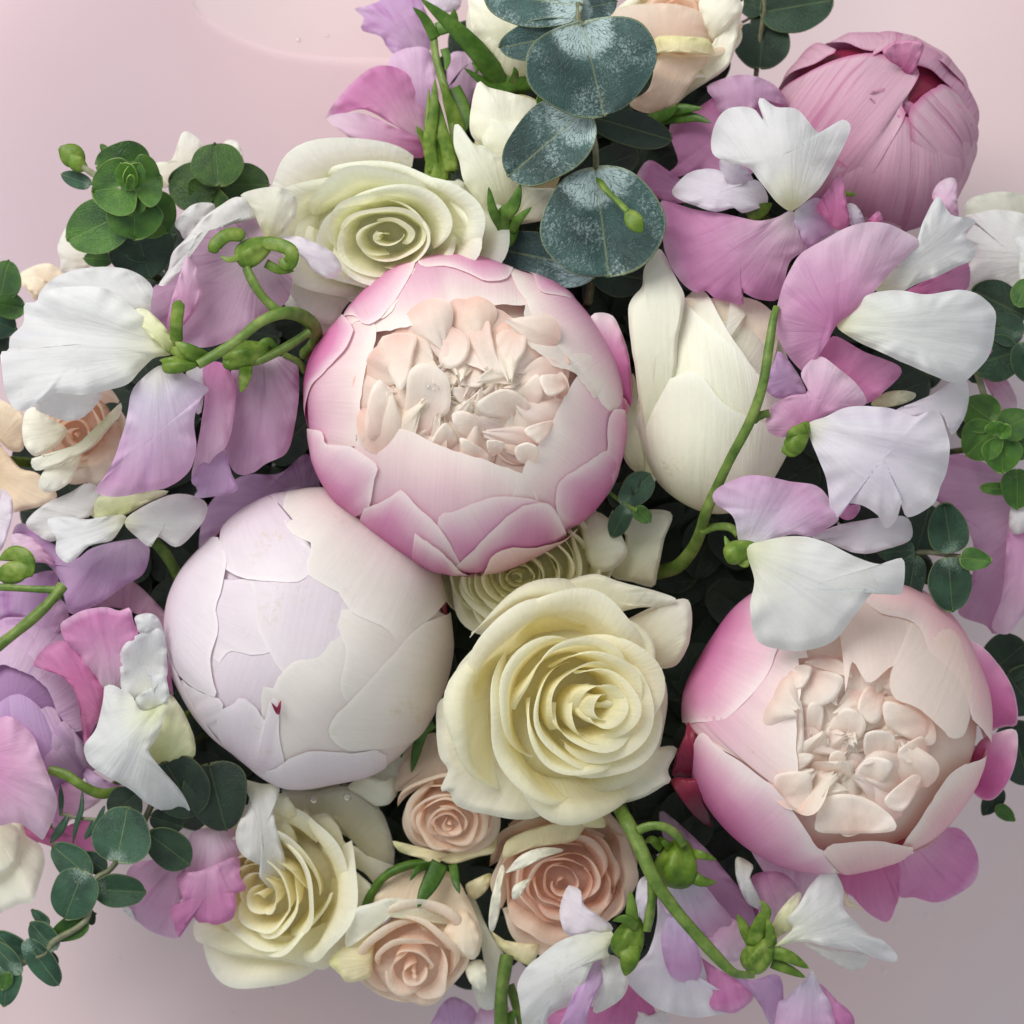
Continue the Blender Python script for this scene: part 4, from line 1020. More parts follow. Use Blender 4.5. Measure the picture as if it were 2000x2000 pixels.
# R11 peach rose with pink heart
r11 = thing('rose', 'peach rose with a salmon pink heart, crossed by a thick green stem', 'rose', 1100, 1740, -190)
rose(r11, 1100, 1722, -45, 178, tilt=(.02, -.02), n=24, w_in=170, w_out=90, scat=.06, r0=.07, mat='peach', cin=(1, .87, .85), cout=(1, .98, .94), hc=.02, drop=.42, lip=.16, rot=2.2, wob=.06, pw=.75, asp=(1, .86), lipcurl=(50, 120))
for poly, b, z0, z1, m in [
    ('320 690, 340 560, 480 480, 640 430, 920 380, 960 400, 900 500, 820 560, 560 600, 400 660', '700 900', -70, -25, 'spray_outer'),
    ('900 370, 1000 290, 1090 380, 1080 450, 920 440, 940 400', '700 900', -60, -10, 'spray_outer'),
    ('230 1230, 300 1290, 460 1320, 600 1330, 590 1380, 540 1480, 480 1480, 340 1400, 260 1300', '600 1000', -80, -100, 'spray_outer'),
    ('210 1180, 230 980, 300 740, 330 760, 310 900, 290 1100, 240 1240', '700 950', -60, -20, 'ivory'),
    ('340 790, 450 660, 620 600, 780 620, 620 680, 460 760, 350 790', '800 1000', 10, 22, 'ivory'),
    ('390 990, 400 890, 530 830, 500 880, 450 960', '800 1000', 16, 22, 'ivory')]:
    pet(r11, 'N', poly, b, z0, z1, m, dome=14, crease=.03)
down_stem(r11, 1100, 1740, -190, 9)

# R12 blush spray rose, bottom
r12 = thing('rose', 'blush spray rose with dark sepals, lowest rose at the bottom edge', 'rose', 810, 1880, -230)
for poly, b, z0, z1, m in [
    ('1640 1120, 1700 1150, 1760 1290, 1820 1400, 1885 1500, 1860 1600, 1830 1820, 1740 1835, 1700 1760, 1680 1680, 1760 1640, 1740 1450, 1690 1300', '1500 1100', -150, -160, 'greencream'),
    ('1640 1060, 1700 1020, 1800 985, 1780 1080, 1700 1150, 1660 1130', '1600 1300', -120, -90, 'spray_outer'),
    ('1060 1180, 1110 1040, 1250 950, 1400 940, 1560 990, 1650 1130, 1720 1290, 1745 1400, 1700 1520, 1560 1480, 1300 1300', '1400 950', -120, -60, 'tan'),
    ('890 1340, 925 1215, 1060 1170, 1150 1140, 1280 1150, 1450 1210, 1565 1275, 1572 1312, 1400 1275, 1210 1235, 1120 1300, 1000 1390, 890 1450', '1300 1500', -70, -15, 'greencream'),
    ('780 1540, 880 1440, 1000 1370, 1080 1345, 1060 1480, 1050 1600, 1030 1640, 900 1672, 850 1620', '1300 1500', -70, -60, 'spray_outer'),
    ('1640 1560, 1740 1530, 1780 1620, 1770 1730, 1720 1720, 1660 1660', '1600 1400', -90, -80, 'ivory'),
    ('1500 1380, 1560 1260, 1640 1210, 1720 1330, 1735 1430, 1690 1530, 1600 1470', '1600 1100', -50, -40, 'tan')]:
    pet(r12, 'M', poly, b, z0, z1, m, dome=16, crease=.025, rim=-8)
rose(r12, 806, 1890, -40, 134, tilt=(-.02, .42), n=13, w_in=180, scat=.07, mat='peach', cin=(1, .96, .94), cout=(1, 1.03, 1.04), hc=.1, drop=.4, lip=.2, rot=.2, wob=.05, w_out=150)
for l, w in (('1480 920, 1420 1040, 1370 1130, 1340 1200', 46), ('1420 930, 1340 960, 1290 1030', 18), ('1560 930, 1580 1040, 1605 1115', 22)):
    strip(r12, 'M', l, w, [-60, -30, -20], tint=(.6, .7, .6))
tubec(r12, 'M', '1480 920, 1300 930, 1150 990, 1060 1090, 1010 1200', [-90, -80, -100], 9, 'sepal_green')
down_stem(r12, 810, 1880, -230, 9)

# R13 pale rose petals below the blush bud
r13 = thing('rose', 'pale green rose mostly hidden below the blush peony bud', 'rose', 740, 1500, -210)
for poly, b, z0, z1 in [('920 430, 1060 340, 1180 220, 1290 110, 1320 180, 1240 330, 1190 520, 1050 520', '700 200', -160, -150),
                        ('900 440, 1000 380, 1130 400, 1190 380, 1180 530, 1080 560, 1000 510', '700 200', -130, -125),
                        ('480 460, 900 420, 1060 520, 1150 680, 1180 900, 900 760, 700 620', '700 200', -240, -220)]:
    pet(r13, 'M', poly, b, z0, z1, 'greencream', dome=18, crease=.05)
down_stem(r13, 740, 1500, -210, 9)

# R14 white bloom cut by the left edge
r14 = thing('rose', 'white rose bloom cut by the left edge near the bottom', 'rose', 10, 1680, -180)
for poly, b, z0, z1 in [('-200 420, 0 410, 160 425, 190 560, 300 640, 325 760, 280 920, 235 1050, 130 1062, 60 1100, -200 1160', '-150 400', -160, -130),
                        ('-200 450, 60 470, 150 560, 120 760, 0 860, -200 900', '-150 420', -120, -100)]:
    pet(r14, 'J', poly, b, z0, z1, 'ivory', dome=24, crease=.05, kf=7)
down_stem(r14, 10, 1680, -180, 8)

# bits of cream roses behind the eucalyptus at upper left
r15 = thing('rose', 'cream petal tips peeping out behind the green eucalyptus at upper left', 'rose', 360, 330, -260)
for poly, b, z0, z1 in [('880 350, 980 330, 1050 165, 1160 245, 1110 340, 1000 470, 900 480', '1100 600', -190, -170),
                        ('1280 230, 1350 220, 1390 300, 1370 370, 1290 330', '1200 600', -230, -210),
                        ('330 820, 390 700, 420 800, 520 870, 500 950, 360 980, 345 900', '700 900', -190, -180)]:
    pet(r15, 'A', poly, b, z0, z1, 'greencream', dome=12)
down_stem(r15, 360, 380, -270, 8)
r16 = thing('rose', 'small faded cream rose deep behind the big white sweet pea', 'rose', 110, 560, -330)
for poly, b, z0, z1 in [('100 1000, 180 940, 280 920, 350 960, 420 1050, 300 1150, 200 1130, 160 1080', '350 1200', -300, -280), ('130 1010, 230 1000, 300 1060, 260 1130, 170 1080', '350 1200', -280, -260)]:
    pet(r16, 'A', poly, b, z0, z1, 'tan', dome=12, crease=.08, tint=(1, 1, .98))
down_stem(r16, 130, 570, -330, 7)
# ------------------------------------------------------------------ eucalyptus
e1 = thing('eucalyptus_sprig', 'large blue-green eucalyptus sprig with round waxy leaves at top centre', 'eucalyptus', 1120, 560, -200)
for base, tip, w, zb, zt, kw in [
    ('720 60, 150 20', None, 0, 0, 0, {}),
]:
    pass
leaf(e1, 'C', '740 30', '150 -40', 360, 165, 150, 'euc', roll=-.2)
leaf(e1, 'C', '740 60', '980 10', 220, 130, 110, 'euc')
leaf(e1, 'C', '760 200', '245 300', 260, 172, 150, 'euc', roll=.15)
leaf(e1, 'C', '770 160', '900 725', 790, 205, 185, 'euc', roll=.10, k=.8)
leaf(e1, 'C', '770 705', '300 1110', 470, 150, 118, 'euc', roll=-.25)
leaf(e1, 'C', '850 740', '1320 880', 230, 100, 60, 'euc_dark', roll=.2)
leaf(e1, 'C', '850 1080', '930 1735', 745, 130, 100, 'euc', k=.8)
leaf(e1, 'C', '860 1060', '1110 960', 230, 60, 20, 'euc_dark')
leaf(e1, 'C', '830 1690', '205 1560', 340, 30, 10, 'euc', roll=.15, tint=(.75, .8, .85))
leaf(e1, 'C', '830 1700', '1180 1760', 260, 0, -30, 'euc_dark', tint=(1.1, 1.2, 1.2))
leaf(e1, 'C', '560 690', '505 590', 110, 60, 80, 'euc_green')
tubec(e1, 'C', '740 20, 740 130, 790 200, 800 500, 780 720, 840 900, 850 1080, 850 1400, 830 1700, 800 1900', [160, 190, 130, 110, 40, -60], [6, 6, 6, 6, 6, 6, 6, 7, 7, 8], 'woody')
tubec(e1, 'C', '850 1100, 900 1180, 980 1260, 1050 1330', [120, 150, 172], 6, 'calyx_green', name='side_shoot')
strip(e1, 'C', '1040 1320, 1090 1390, 1140 1460', 34, [172, 185, 180], 'calyx_green', name='leaf_bud', prof='leaf')
down_stem(e1, 1148, 590, -60, 8, 'dark_stem')

e2 = thing('eucalyptus_sprig', 'bright green eucalyptus tip with round leaves at upper left', 'eucalyptus', 250, 440, -200)
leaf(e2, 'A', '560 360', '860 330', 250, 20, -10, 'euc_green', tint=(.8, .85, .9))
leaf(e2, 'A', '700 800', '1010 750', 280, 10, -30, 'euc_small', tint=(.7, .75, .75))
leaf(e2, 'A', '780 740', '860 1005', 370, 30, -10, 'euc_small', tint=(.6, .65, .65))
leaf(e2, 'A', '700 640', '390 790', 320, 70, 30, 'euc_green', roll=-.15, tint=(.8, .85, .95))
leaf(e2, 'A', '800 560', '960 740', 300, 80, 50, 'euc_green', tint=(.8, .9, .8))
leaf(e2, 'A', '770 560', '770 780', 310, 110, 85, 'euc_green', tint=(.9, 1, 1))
leaf(e2, 'A', '760 470', '530 510', 330, 150, 120, 'euc_green', k=.8, roll=.1)
leaf(e2, 'A', '770 460', '920 430', 290, 150, 130, 'euc_green', k=.8)
leaf(e2, 'A', '760 500', '700 640', 200, 138, 112, 'euc_green')
leaf(e2, 'A', '770 500', '850 600', 200, 140, 122, 'euc_green')
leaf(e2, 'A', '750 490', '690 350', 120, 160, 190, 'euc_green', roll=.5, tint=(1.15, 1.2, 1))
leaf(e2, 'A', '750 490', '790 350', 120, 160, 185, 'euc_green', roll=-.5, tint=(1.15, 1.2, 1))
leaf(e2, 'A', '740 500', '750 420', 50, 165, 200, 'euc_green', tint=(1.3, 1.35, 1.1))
leaf(e2, 'A', '510 470', '350 410', 90, 20, 0, 'euc_small')
strip(e2, 'A', '480 360, 420 310, 340 260', 46, [30, 40, 40], 'calyx_green', name='leaf_bud', prof='leaf')
strip(e2, 'A', '500 380, 440 350, 400 300', 30, [44, 56, 56], 'calyx_green', name='leaf_bud', prof='leaf', tint=(1.2, 1.2, 1.2))
strip(e2, 'A', '620 300, 600 270, 575 240', 14, [0, 0, 0], 'sepal_green', name='leaf_bud', prof='leaf')
leaf(e2, 'A', '640 900', '480 890', 90, -20, -30, 'euc_green')
tubec(e2, 'A', '380 300, 520 400, 700 500, 760 600, 780 800, 820 950', [30, 60, 140, 40, -40, -100], 6, 'woody')
down_stem(e2, 280, 525, -100, 7, 'dark_stem')
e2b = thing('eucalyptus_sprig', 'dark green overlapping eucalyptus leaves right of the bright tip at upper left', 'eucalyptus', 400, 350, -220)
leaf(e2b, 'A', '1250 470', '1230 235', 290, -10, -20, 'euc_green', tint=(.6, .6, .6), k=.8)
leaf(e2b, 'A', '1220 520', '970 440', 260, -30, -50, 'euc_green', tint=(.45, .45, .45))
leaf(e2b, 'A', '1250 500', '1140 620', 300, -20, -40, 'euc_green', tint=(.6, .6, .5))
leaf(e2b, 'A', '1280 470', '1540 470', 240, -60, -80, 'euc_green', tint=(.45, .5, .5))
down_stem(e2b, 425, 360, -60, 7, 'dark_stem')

e3 = thing('eucalyptus_sprig', 'long eucalyptus sprig with silvery round leaves trailing off the lower left', 'eucalyptus', 230, 1680, -120)
for base, tip, w, zb, zt, m, kw in [
    ('1200 40', '1430 410', 400, 10, -20, 'euc_dark', dict(k=.8)), ('1520 60', '1640 525', 430, -10, -50, 'euc_dark', dict(k=.8)),
    ('820 420', '1000 250', 260, 0, -10, 'euc_dark', {}), ('1100 430', '1320 500', 190, -10, -30, 'euc_dark', {}),
    ('850 740', '925 362', 420, 40, 30, 'euc_small', dict(k=.8)), ('1090 560', '1375 775', 270, 10, -20, 'euc_dark', dict(tint=(1.2, 1.4, 1.2))),
    ('690 960', '1052 975', 240, 20, -5, 'euc_small', dict(tint=(.7, .75, .6))), ('640 860', '385 640', 230, 0, -10, 'euc_small', {}),
    ('760 820', '600 700', 140, -30, -40, 'euc_dark', dict(tint=(1.3, 1.5, 1.5))), ('600 830', '470 1165', 330, 35, 20, 'euc_small', dict(k=.85)),
    ('620 1190', '380 1300', 180, 10, -5, 'euc_green', dict(tint=(.7, .75, .7))), ('620 1160', '690 1130', 130, -20, -30, 'euc_dark', dict(tint=(1.3, 1.4, 1.4))),
    ('390 1390', '225 1200', 190, 10, 10, 'euc_small', {}), ('340 1215', '235 1105', 80, 0, 0, 'euc_small', dict(tint=(.8, .9, .9))),
    ('330 1430', '420 1500', 90, -20, -30, 'euc_dark', {}), ('190 1340', '425 1650', 190, 15, -5, 'euc_small', dict(tint=(.85, .95, .95))),
    ('180 1490', '-30 1270', 190, 0, 0, 'euc_small', dict(tint=(.85, .95, .95))), ('140 1560', '-60 1340', 140, 20, 20, 'euc_small', {}),
    ('60 1530', '30 1800', 210, 20, 0, 'euc_small', dict(tint=(1, 1.1, 1))), ('60 1560', '20 1680', 100, 30, 20, 'euc_green', {})]:
    leaf(e3, 'J', base, tip, w, zb, zt, m, **kw)
tubec(e3, 'J', '1200 60, 1050 450, 820 790, 680 900, 620 1180, 390 1330, 330 1420, 190 1480, 80 1540, -20 1560', [-40, -10, 20, 10, 0, 0], 6, 'woody')
down_stem(e3, 310, 1500, -40, 7, 'dark_stem')
e3b = thing('eucalyptus_twig', 'fine twig of needle-like young leaves above the silvery sprig at lower left', 'eucalyptus', 150, 1590, -60)
for l, w in (('440 420, 445 320, 440 200', 10), ('600 240, 590 380, 560 470, 530 620', 10), ('500 410, 450 500, 365 620', 16), ('690 440, 660 520, 615 590', 14), ('760 350, 720 440, 680 500', 10)):
    strip(e3b, 'J', l, w, [-40, -30, -30], 'euc_small', name='leaf', prof='leaf')
tubec(e3b, 'J', '430 400, 500 420, 570 440, 700 450, 760 470', [-40, -40], 4, 'woody')

e4 = thing('eucalyptus_sprig', 'small dark eucalyptus sprig with oval leaves above the right peony', 'eucalyptus', 1840, 1090, -100)
for base, tip, w, zb, zt, m, kw in [
    ('1590 1440', '1555 1218', 190, 110, 90, 'euc_small', dict(tint=(.75, .8, .75))), ('1575 1480', '1595 1722', 205, 110, 80, 'euc_small', dict(tint=(.75, .8, .75))),
    ('1640 1470', '1775 1490', 105, 130, 120, 'euc_green', {}), ('1425 1445', '1490 1220', 190, 50, 30, 'euc_dark', dict(tint=(1, 1.2, 1.1))),
    ('1410 1435', '1245 1450', 110, 60, 40, 'euc_small', dict(tint=(.6, .65, .65))), ('1420 1470', '1380 1695', 130, 60, 40, 'euc_small', dict(tint=(.6, .65, .65))),
    ('1440 1480', '1480 1590', 100, 40, 20, 'euc_dark', {})]:
    leaf(e4, 'G', base, tip, w, zb, zt, m, **kw)
tubec(e4, 'G', '1650 1470, 1580 1460, 1420 1450, 1300 1560', [110, 70, 10], 5, 'woody')
down_stem(e4, 1790, 1080, 0, 6, 'dark_stem')
e4b = thing('eucalyptus_sprig', 'glossy bright green eucalyptus tip at the right edge beside the white sweet pea', 'eucalyptus', 1960, 880, -80)
for base, tip, w, zb, zt, m, kw in [
    ('1790 830', '1650 730', 180, 70, 40, 'euc_green', {}), ('1790 860', '1660 990', 200, 70, 40, 'euc_green', dict(tint=(1.1, 1.1, 1))),
    ('1830 910', '1830 1070', 180, 70, 50, 'euc_green', dict(tint=(1.1, 1.15, 1))), ('1830 870', '1960 800', 160, 70, 60, 'euc_green', {}),
    ('1850 900', '1980 960', 170, 60, 40, 'euc_green', {}), ('1800 890', '1790 830', 90, 90, 110, 'euc_green', dict(tint=(1.3, 1.35, 1.3))), ('1820 900', '1860 850', 70, 90, 110, 'euc_green', dict(tint=(1.3, 1.35, 1.3))),
    ('1900 1060', '1900 1240', 150, 20, 0, 'euc_green', dict(tint=(.8, .9, .7))), ('1860 1150', '1730 1140', 60, 10, 0, 'euc_green', {}), ('1780 860', '1620 880', 130, 10, -20, 'euc_dark', {})]:
    leaf(e4b, 'G', base, tip, w, zb, zt, m, **kw)
down_stem(e4b, 1950, 870, 30, 6, 'dark_stem')
e4c = thing('eucalyptus_sprig', 'dark mottled eucalyptus leaves at the right edge under the white petals', 'eucalyptus', 1975, 700, -120)
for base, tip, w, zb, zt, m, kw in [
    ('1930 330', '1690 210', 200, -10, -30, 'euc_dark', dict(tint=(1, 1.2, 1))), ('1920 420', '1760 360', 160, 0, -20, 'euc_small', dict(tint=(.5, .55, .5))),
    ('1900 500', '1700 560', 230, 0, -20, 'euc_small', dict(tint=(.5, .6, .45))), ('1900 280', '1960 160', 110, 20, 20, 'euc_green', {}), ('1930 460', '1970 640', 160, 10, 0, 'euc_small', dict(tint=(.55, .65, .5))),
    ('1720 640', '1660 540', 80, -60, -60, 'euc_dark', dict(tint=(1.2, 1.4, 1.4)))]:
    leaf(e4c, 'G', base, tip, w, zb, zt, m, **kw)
tubec(e4c, 'G', '1690 540, 1710 600, 1760 760', [-50, -60], 7, 'woody')
down_stem(e4c, 1970, 680, -30, 6, 'dark_stem')
e4d = thing('eucalyptus_sprig', 'dark eucalyptus leaves at the right edge beside the half open peony', 'eucalyptus', 1985, 1400, -200)
for base, tip, w, zb, zt in [('1932 480', '1740 640', 260, -120, -150), ('1850 640', '1990 830', 300, -130, -160), ('1870 900', '1960 1215', 260, -120, -150), ('1810 1240', '1720 1370', 100, -150, -170)]:
    leaf(e4d, 'L', base, tip, w, zb, zt, 'euc_dark', tint=(1.1, 1.25, 1.2))
leaf(e4d, 'L', '1790 1330', '1880 1400', 70, -140, -140, 'euc_green', tint=(.7, .8, .7))
down_stem(e4d, 1940, 1420, -170, 6, 'dark_stem')

e5 = thing('eucalyptus_sprig', 'dark eucalyptus leaves at the top between peach rose and mauve bud', 'eucalyptus', 1520, 60, -260)
for base, tip, w, zb, zt, tn in [('620 330', '640 110', 290, -170, -190, 1.0), ('640 60', '980 0', 260, -160, -180, 1.0), ('630 40', '520 10', 120, -180, -200, .9), ('700 130', '620 20', 200, -190, -200, .8)]:
    leaf(e5, 'D', base, tip, w, zb, zt, 'euc_dark', tint=(1.3 * tn, 1.5 * tn, 1.4 * tn))
tubec(e5, 'D', '640 -60, 640 60, 620 200, 600 380', [-150, -170, -200], 5, 'woody')
tubec(e5, 'D', '620 60, 570 90, 500 130', [-190, -200], 3, 'dark_stem', name='side_shoot')
e6 = thing('eucalyptus_sprig', 'dark eucalyptus leaves cut by the left edge above the big white sweet pea', 'eucalyptus', 10, 620, -160)
for base, tip, w, zb, zt, m in [('0 1120', '50 905', 190, -60, -80, 'euc_green'), ('-20 1150', '140 1180', 150, -40, -70, 'euc_green'), ('-60 1240', '90 1300', 190, -60, -80, 'euc_small'), ('-20 1330', '10 1440', 130, -70, -90, 'euc_dark')]:
    leaf(e6, 'A', base, tip, w, zb, zt, m, tint=(.6, .68, .7))
tubec(e6, 'A', '-40 1000, -20 1150, -10 1300, 20 1450', [-60, -60, -140], 6, 'stem_green')
e7 = thing('eucalyptus_sprig', 'tiny dark eucalyptus tip right below the central peony', 'eucalyptus', 1230, 970, -60)
for base, tip, w, zb, zt, m in [('60 1220', '0 1130', 130, 40, 30, 'euc_dark'), ('40 1220', '170 1080', 140, 50, 30, 'euc_small'), ('60 1230', '-10 1370', 100, 60, 30, 'euc_small'), ('100 1240', '170 1300', 75, 70, 60, 'euc_green'), ('40 1200', '110 1070', 80, 30, 30, 'euc_dark')]:
    leaf(e7, 'G', base, tip, w, zb, zt, m, tint=(.7, .75, .72))
tubec(e7, 'G', '-30 1160, 50 1220, 110 1250', [30, 50, 70], 4, 'stem_green')

# filler leaves, added and coloured dark so the deep gaps go near black
rg = np.random.RandomState(77)
hull = T('P', '330 560, 560 440, 860 330, 960 90, 1250 40, 1400 140, 1600 420, 1780 620, 1800 900, 1760 1250, 1620 1560, 1440 1780, 1160 1840, 860 1820, 480 1660, 330 1480, 160 1280, 110 1000, 160 700')
def inside(x, y, P):
    c = False; j = len(P) - 1
    for i in range(len(P)):
        if (P[i][1] > y) != (P[j][1] > y) and x < (P[j][0] - P[i][0]) * (y - P[i][1]) / (P[j][1] - P[i][1]) + P[i][0]: c = not c
        j = i
    return c
spots = []
for gx_ in range(0, 14):
    for gy_ in range(0, 14):
        x = 130 + gx_ * 135 + (gy_ % 2) * 67 + rg.uniform(-20, 20); y = 130 + gy_ * 128 + rg.uniform(-20, 20)
        if not inside(x, y, hull): continue
        # no use under the four peonies
        if any(math.hypot(x - q[0], y - q[1]) < 190 for q in ((906, 813), (610, 1251), (1634, 1412), (1110, 1360))): continue
        spots.append((x, y))
parts_ = []
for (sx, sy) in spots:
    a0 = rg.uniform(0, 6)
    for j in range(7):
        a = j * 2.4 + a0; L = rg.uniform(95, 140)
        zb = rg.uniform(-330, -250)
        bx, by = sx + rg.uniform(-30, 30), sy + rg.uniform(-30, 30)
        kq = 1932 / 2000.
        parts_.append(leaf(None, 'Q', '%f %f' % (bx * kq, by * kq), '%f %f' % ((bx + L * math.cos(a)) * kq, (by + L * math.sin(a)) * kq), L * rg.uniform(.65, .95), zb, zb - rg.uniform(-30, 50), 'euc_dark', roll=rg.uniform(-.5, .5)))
# the leaves deep in the gaps read as one dark mass: joined into a single object
co_, fa_, uv_, rh_, off_ = [], [], [], [], 0
for o in parts_:
    me = o.data; nv_ = len(me.vertices)
    c = np.empty(nv_ * 3); me.vertices.foreach_get('co', c); co_.append(c.reshape(-1, 3))
    r = np.empty(nv_); me.attributes['rho'].data.foreach_get('value', r); rh_.append(r)
    f = grid(17, 23); fa_.append(f + off_)
    l = np.empty(len(me.loops) * 2); me.uv_layers[0].data.foreach_get('uv', l); l = l.reshape(-1, 2)
    u = np.zeros((nv_, 2)); u[f.ravel()] = l; uv_.append(u + np.array([0.0, 0]))
    off_ += nv_
    bpy.data.objects.remove(o); bpy.data.meshes.remove(me)
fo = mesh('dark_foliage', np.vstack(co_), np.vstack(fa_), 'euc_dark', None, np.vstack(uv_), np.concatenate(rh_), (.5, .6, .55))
fo['kind'] = 'stuff'; fo['label'] = 'dark mass of filler leaves deep in the gaps between the flower heads'; fo['category'] = 'foliage'
# ------------------------------------------------------------------ sweet peas
def peas(par, rows):
    for r in rows:
        crop, poly, b, z0, z1, m = r[:6]
        kw = dict(crease=.05, ruf=8, dome=16)
        if len(r) > 6: kw.update(r[6])
        kw['crease'] = max(kw['crease'], .04)
        pet(par, crop, poly, b, z0, z1, m, **kw)

# stem of three blooms at the left: big white, mauve with white rim, hanging mauve
s1 = thing('sweet_pea', 'sweet pea stem at left: big white bloom, mauve blooms and hooked green stalk', 'sweet pea', 540, 680, 60)
peas(s1, [
    # mauve bloom with pale rolled rim
    ('A', '850 1190, 880 1050, 970 1030, 1000 860, 1060 780, 1150 700, 1300 640, 1450 650, 1560 780, 1660 980, 1668 1040, 1640 1140, 1540 1210, 1400 1310, 1250 1385, 1130 1402, 1030 1385, 930 1290', '1440 880', 110, 60, 'pea_dusk', dict(dome=-30, crease=.02)),
    ('A', '1000 690, 1090 590, 1190 572, 1230 600, 1150 690, 1060 780, 1030 740', '1400 800', 60, 90, 'pale_grey', {}),
    ('A', '905 1045, 960 960, 985 860, 1060 780, 1150 670, 1250 595, 1350 540, 1430 570, 1480 660, 1420 645, 1300 690, 1160 730, 1095 800, 1050 900, 1010 990, 960 1040', '1440 850', 120, 138, 'pale_grey', dict(dome=14, rim=-14)),
    ('A', '955 1290, 975 1150, 1035 960, 1080 830, 1110 910, 1140 1000, 1156 1090, 1110 1200, 1010 1312', '1060 1350', 100, 125, 'pea_fade', dict(dome=16)),
    ('A', '1375 530, 1500 488, 1620 488, 1692 540, 1690 650, 1620 740, 1540 800, 1480 700, 1440 600', '1525 800', 120, 140, 'sheer', {}),
    ('A', '1560 780, 1700 765, 1790 800, 1880 840, 1930 890, 1955 950, 1900 1010, 1800 970, 1730 890, 1640 810', '1540 790', 130, 120, 'white_lilac', dict(dome=20)),
    # big white bloom
    ('A', '220 1110, 300 1010, 420 960, 560 940, 700 948, 800 985, 872 1060, 862 1150, 848 1240, 700 1220, 480 1160, 300 1180', '990 1400', 165, 120, 'white', dict(crease=.02)),
    ('E', '200 1140, 280 1190, 400 1222, 500 1180, 580 1080, 560 1000, 300 1040', '900 840', 120, 95, 'white', {}) if False else
    ('A', '195 1735, 280 1790, 400 1822, 500 1782, 582 1670, 500 1600, 300 1620', '990 1430', 150, 105, 'white', dict(dome=24)),
    ('A', '985 1360, 900 1280, 790 1200, 690 1110, 600 1065, 480 1050, 340 1060, 230 1090, 210 1140, 140 1152, 132 1260, 62 1340, 48 1418, 5 1428, 8 1500, 20 1600, 42 1690, 100 1762, 180 1742, 270 1690, 340 1662, 480 1672, 640 1640, 735 1608, 800 1535, 880 1462, 985 1440', '1010 1405', 205, 172, 'white', dict(dome=40, crease=.03, kf=7, c='480 1380', rim=-12)),
    ('A', '768 1188, 840 1186, 950 1290, 1000 1388, 975 1440, 850 1335, 790 1260', '1010 1420', 218, 200, 'keel', dict(dome=14)),
    # its lower pink wing
    ('E', '905 335, 800 420, 750 490, 720 650, 662 840, 602 960, 540 1050, 620 1082, 720 1080, 850 1050, 960 1030, 1080 940, 1122 800, 1110 640, 1150 520, 1196 466, 1080 400, 1000 350', '900 330', 190, 120, 'pea_soft', dict(dome=26, crease=.03)),
    # hanging mauve bloom
    ('E', '1335 330, 1500 290, 1640 286, 1702 330, 1708 500, 1690 650, 1640 830, 1520 895, 1440 950, 1350 950, 1290 830, 1300 600', '1500 260', 70, 20, 'pea_dusk', dict(dome=20, tint=(1.05, 1.03, 1.05))),
    ('E', '1180 860, 1280 800, 1320 940, 1362 1040, 1280 1072, 1112 1092, 1130 1040, 1092 985', '1300 700', 60, 66, 'pea_lilac', dict(dome=8)),
    ('E', '1165 330, 1280 325, 1345 450, 1334 650, 1292 800, 1230 850, 1150 960, 1095 980, 1110 880, 1145 700, 1170 500', '1250 300', 100, 84, 'pea_fade', dict(dome=26)),
    ('E', '1060 380, 1165 340, 1165 480, 1150 600, 1120 600, 1160 500', '1060 340', 60, 60, 'white_lilac', {}),
])
tubec(s1, 'A', '1130 1500, 1250 1430, 1370 1350, 1480 1260, 1610 1205, 1720 1220, 1795 1290, 1800 1370, 1740 1440', [215, 200, 170, 90, -20], [9, 10, 10, 11, 12, 13, 13, 12, 12])
tubec(s1, 'A', '1600 1200, 1540 1150, 1480 1080, 1430 990, 1410 940', [165, 170, 165], 9)
tubec(s1, 'A', '1770 1310, 1650 1390, 1500 1470, 1430 1480', [120, 130, 120], 9)
tubec(s1, 'A', '1620 1440, 1700 1480, 1740 1540', [60, 40], 6, name='tendril')
blob(s1, 'A', '1075 1450', 200, (40, 17), -28)
blob(s1, 'A', '1030 1505', 208, (36, 18), 5, name='bud', tint=(.85, .9, .8))
strip(s1, 'A', '1010 1380, 1010 1260, 1025 1130', 24, [215, 240, 245], 'calyx_green', prof='flat')
strip(s1, 'A', '1170 1470, 1080 1420, 1000 1370', 40, [205, 225, 220], 'calyx_green')
strip(s1, 'A', '1060 1480, 980 1480, 915 1475', 26, [205, 215, 205], 'calyx_green')
blob(s1, 'A', '1460 850', 150, (42, 30), 30, rib=.12)
strip(s1, 'A', '1400 760, 1300 760, 1230 820, 1240 860', 26, [160, 175, 170], 'calyx_green', prof='flat')
strip(s1, 'A', '1390 880, 1310 900, 1260 880', 16, [165, 170, 165], 'calyx_green')
strip(s1, 'A', '1500 800, 1610 820, 1670 860, 1650 930, 1600 900', 26, [170, 180, 165], 'calyx_green', prof='flat')
strip(s1, 'A', '1520 920, 1600 960, 1680 965', 22, [150, 150, 140], 'calyx_green')
blob(s1, 'A', '1410 1440', 118, (48, 30), 15, rib=.12, tint=(.8, .85, .7))
strip(s1, 'A', '1410 1500, 1400 1570, 1380 1660', 32, [130, 150, 150], 'calyx_green')
strip(s1, 'A', '1380 1470, 1310 1500, 1275 1480', 36, [125, 140, 135], 'calyx_green', tint=(.8, .85, .7))
strip(s1, 'A', '1480 1420, 1530 1370, 1590 1410', 26, [125, 130, 120], 'calyx_green', tint=(.7, .8, .6))

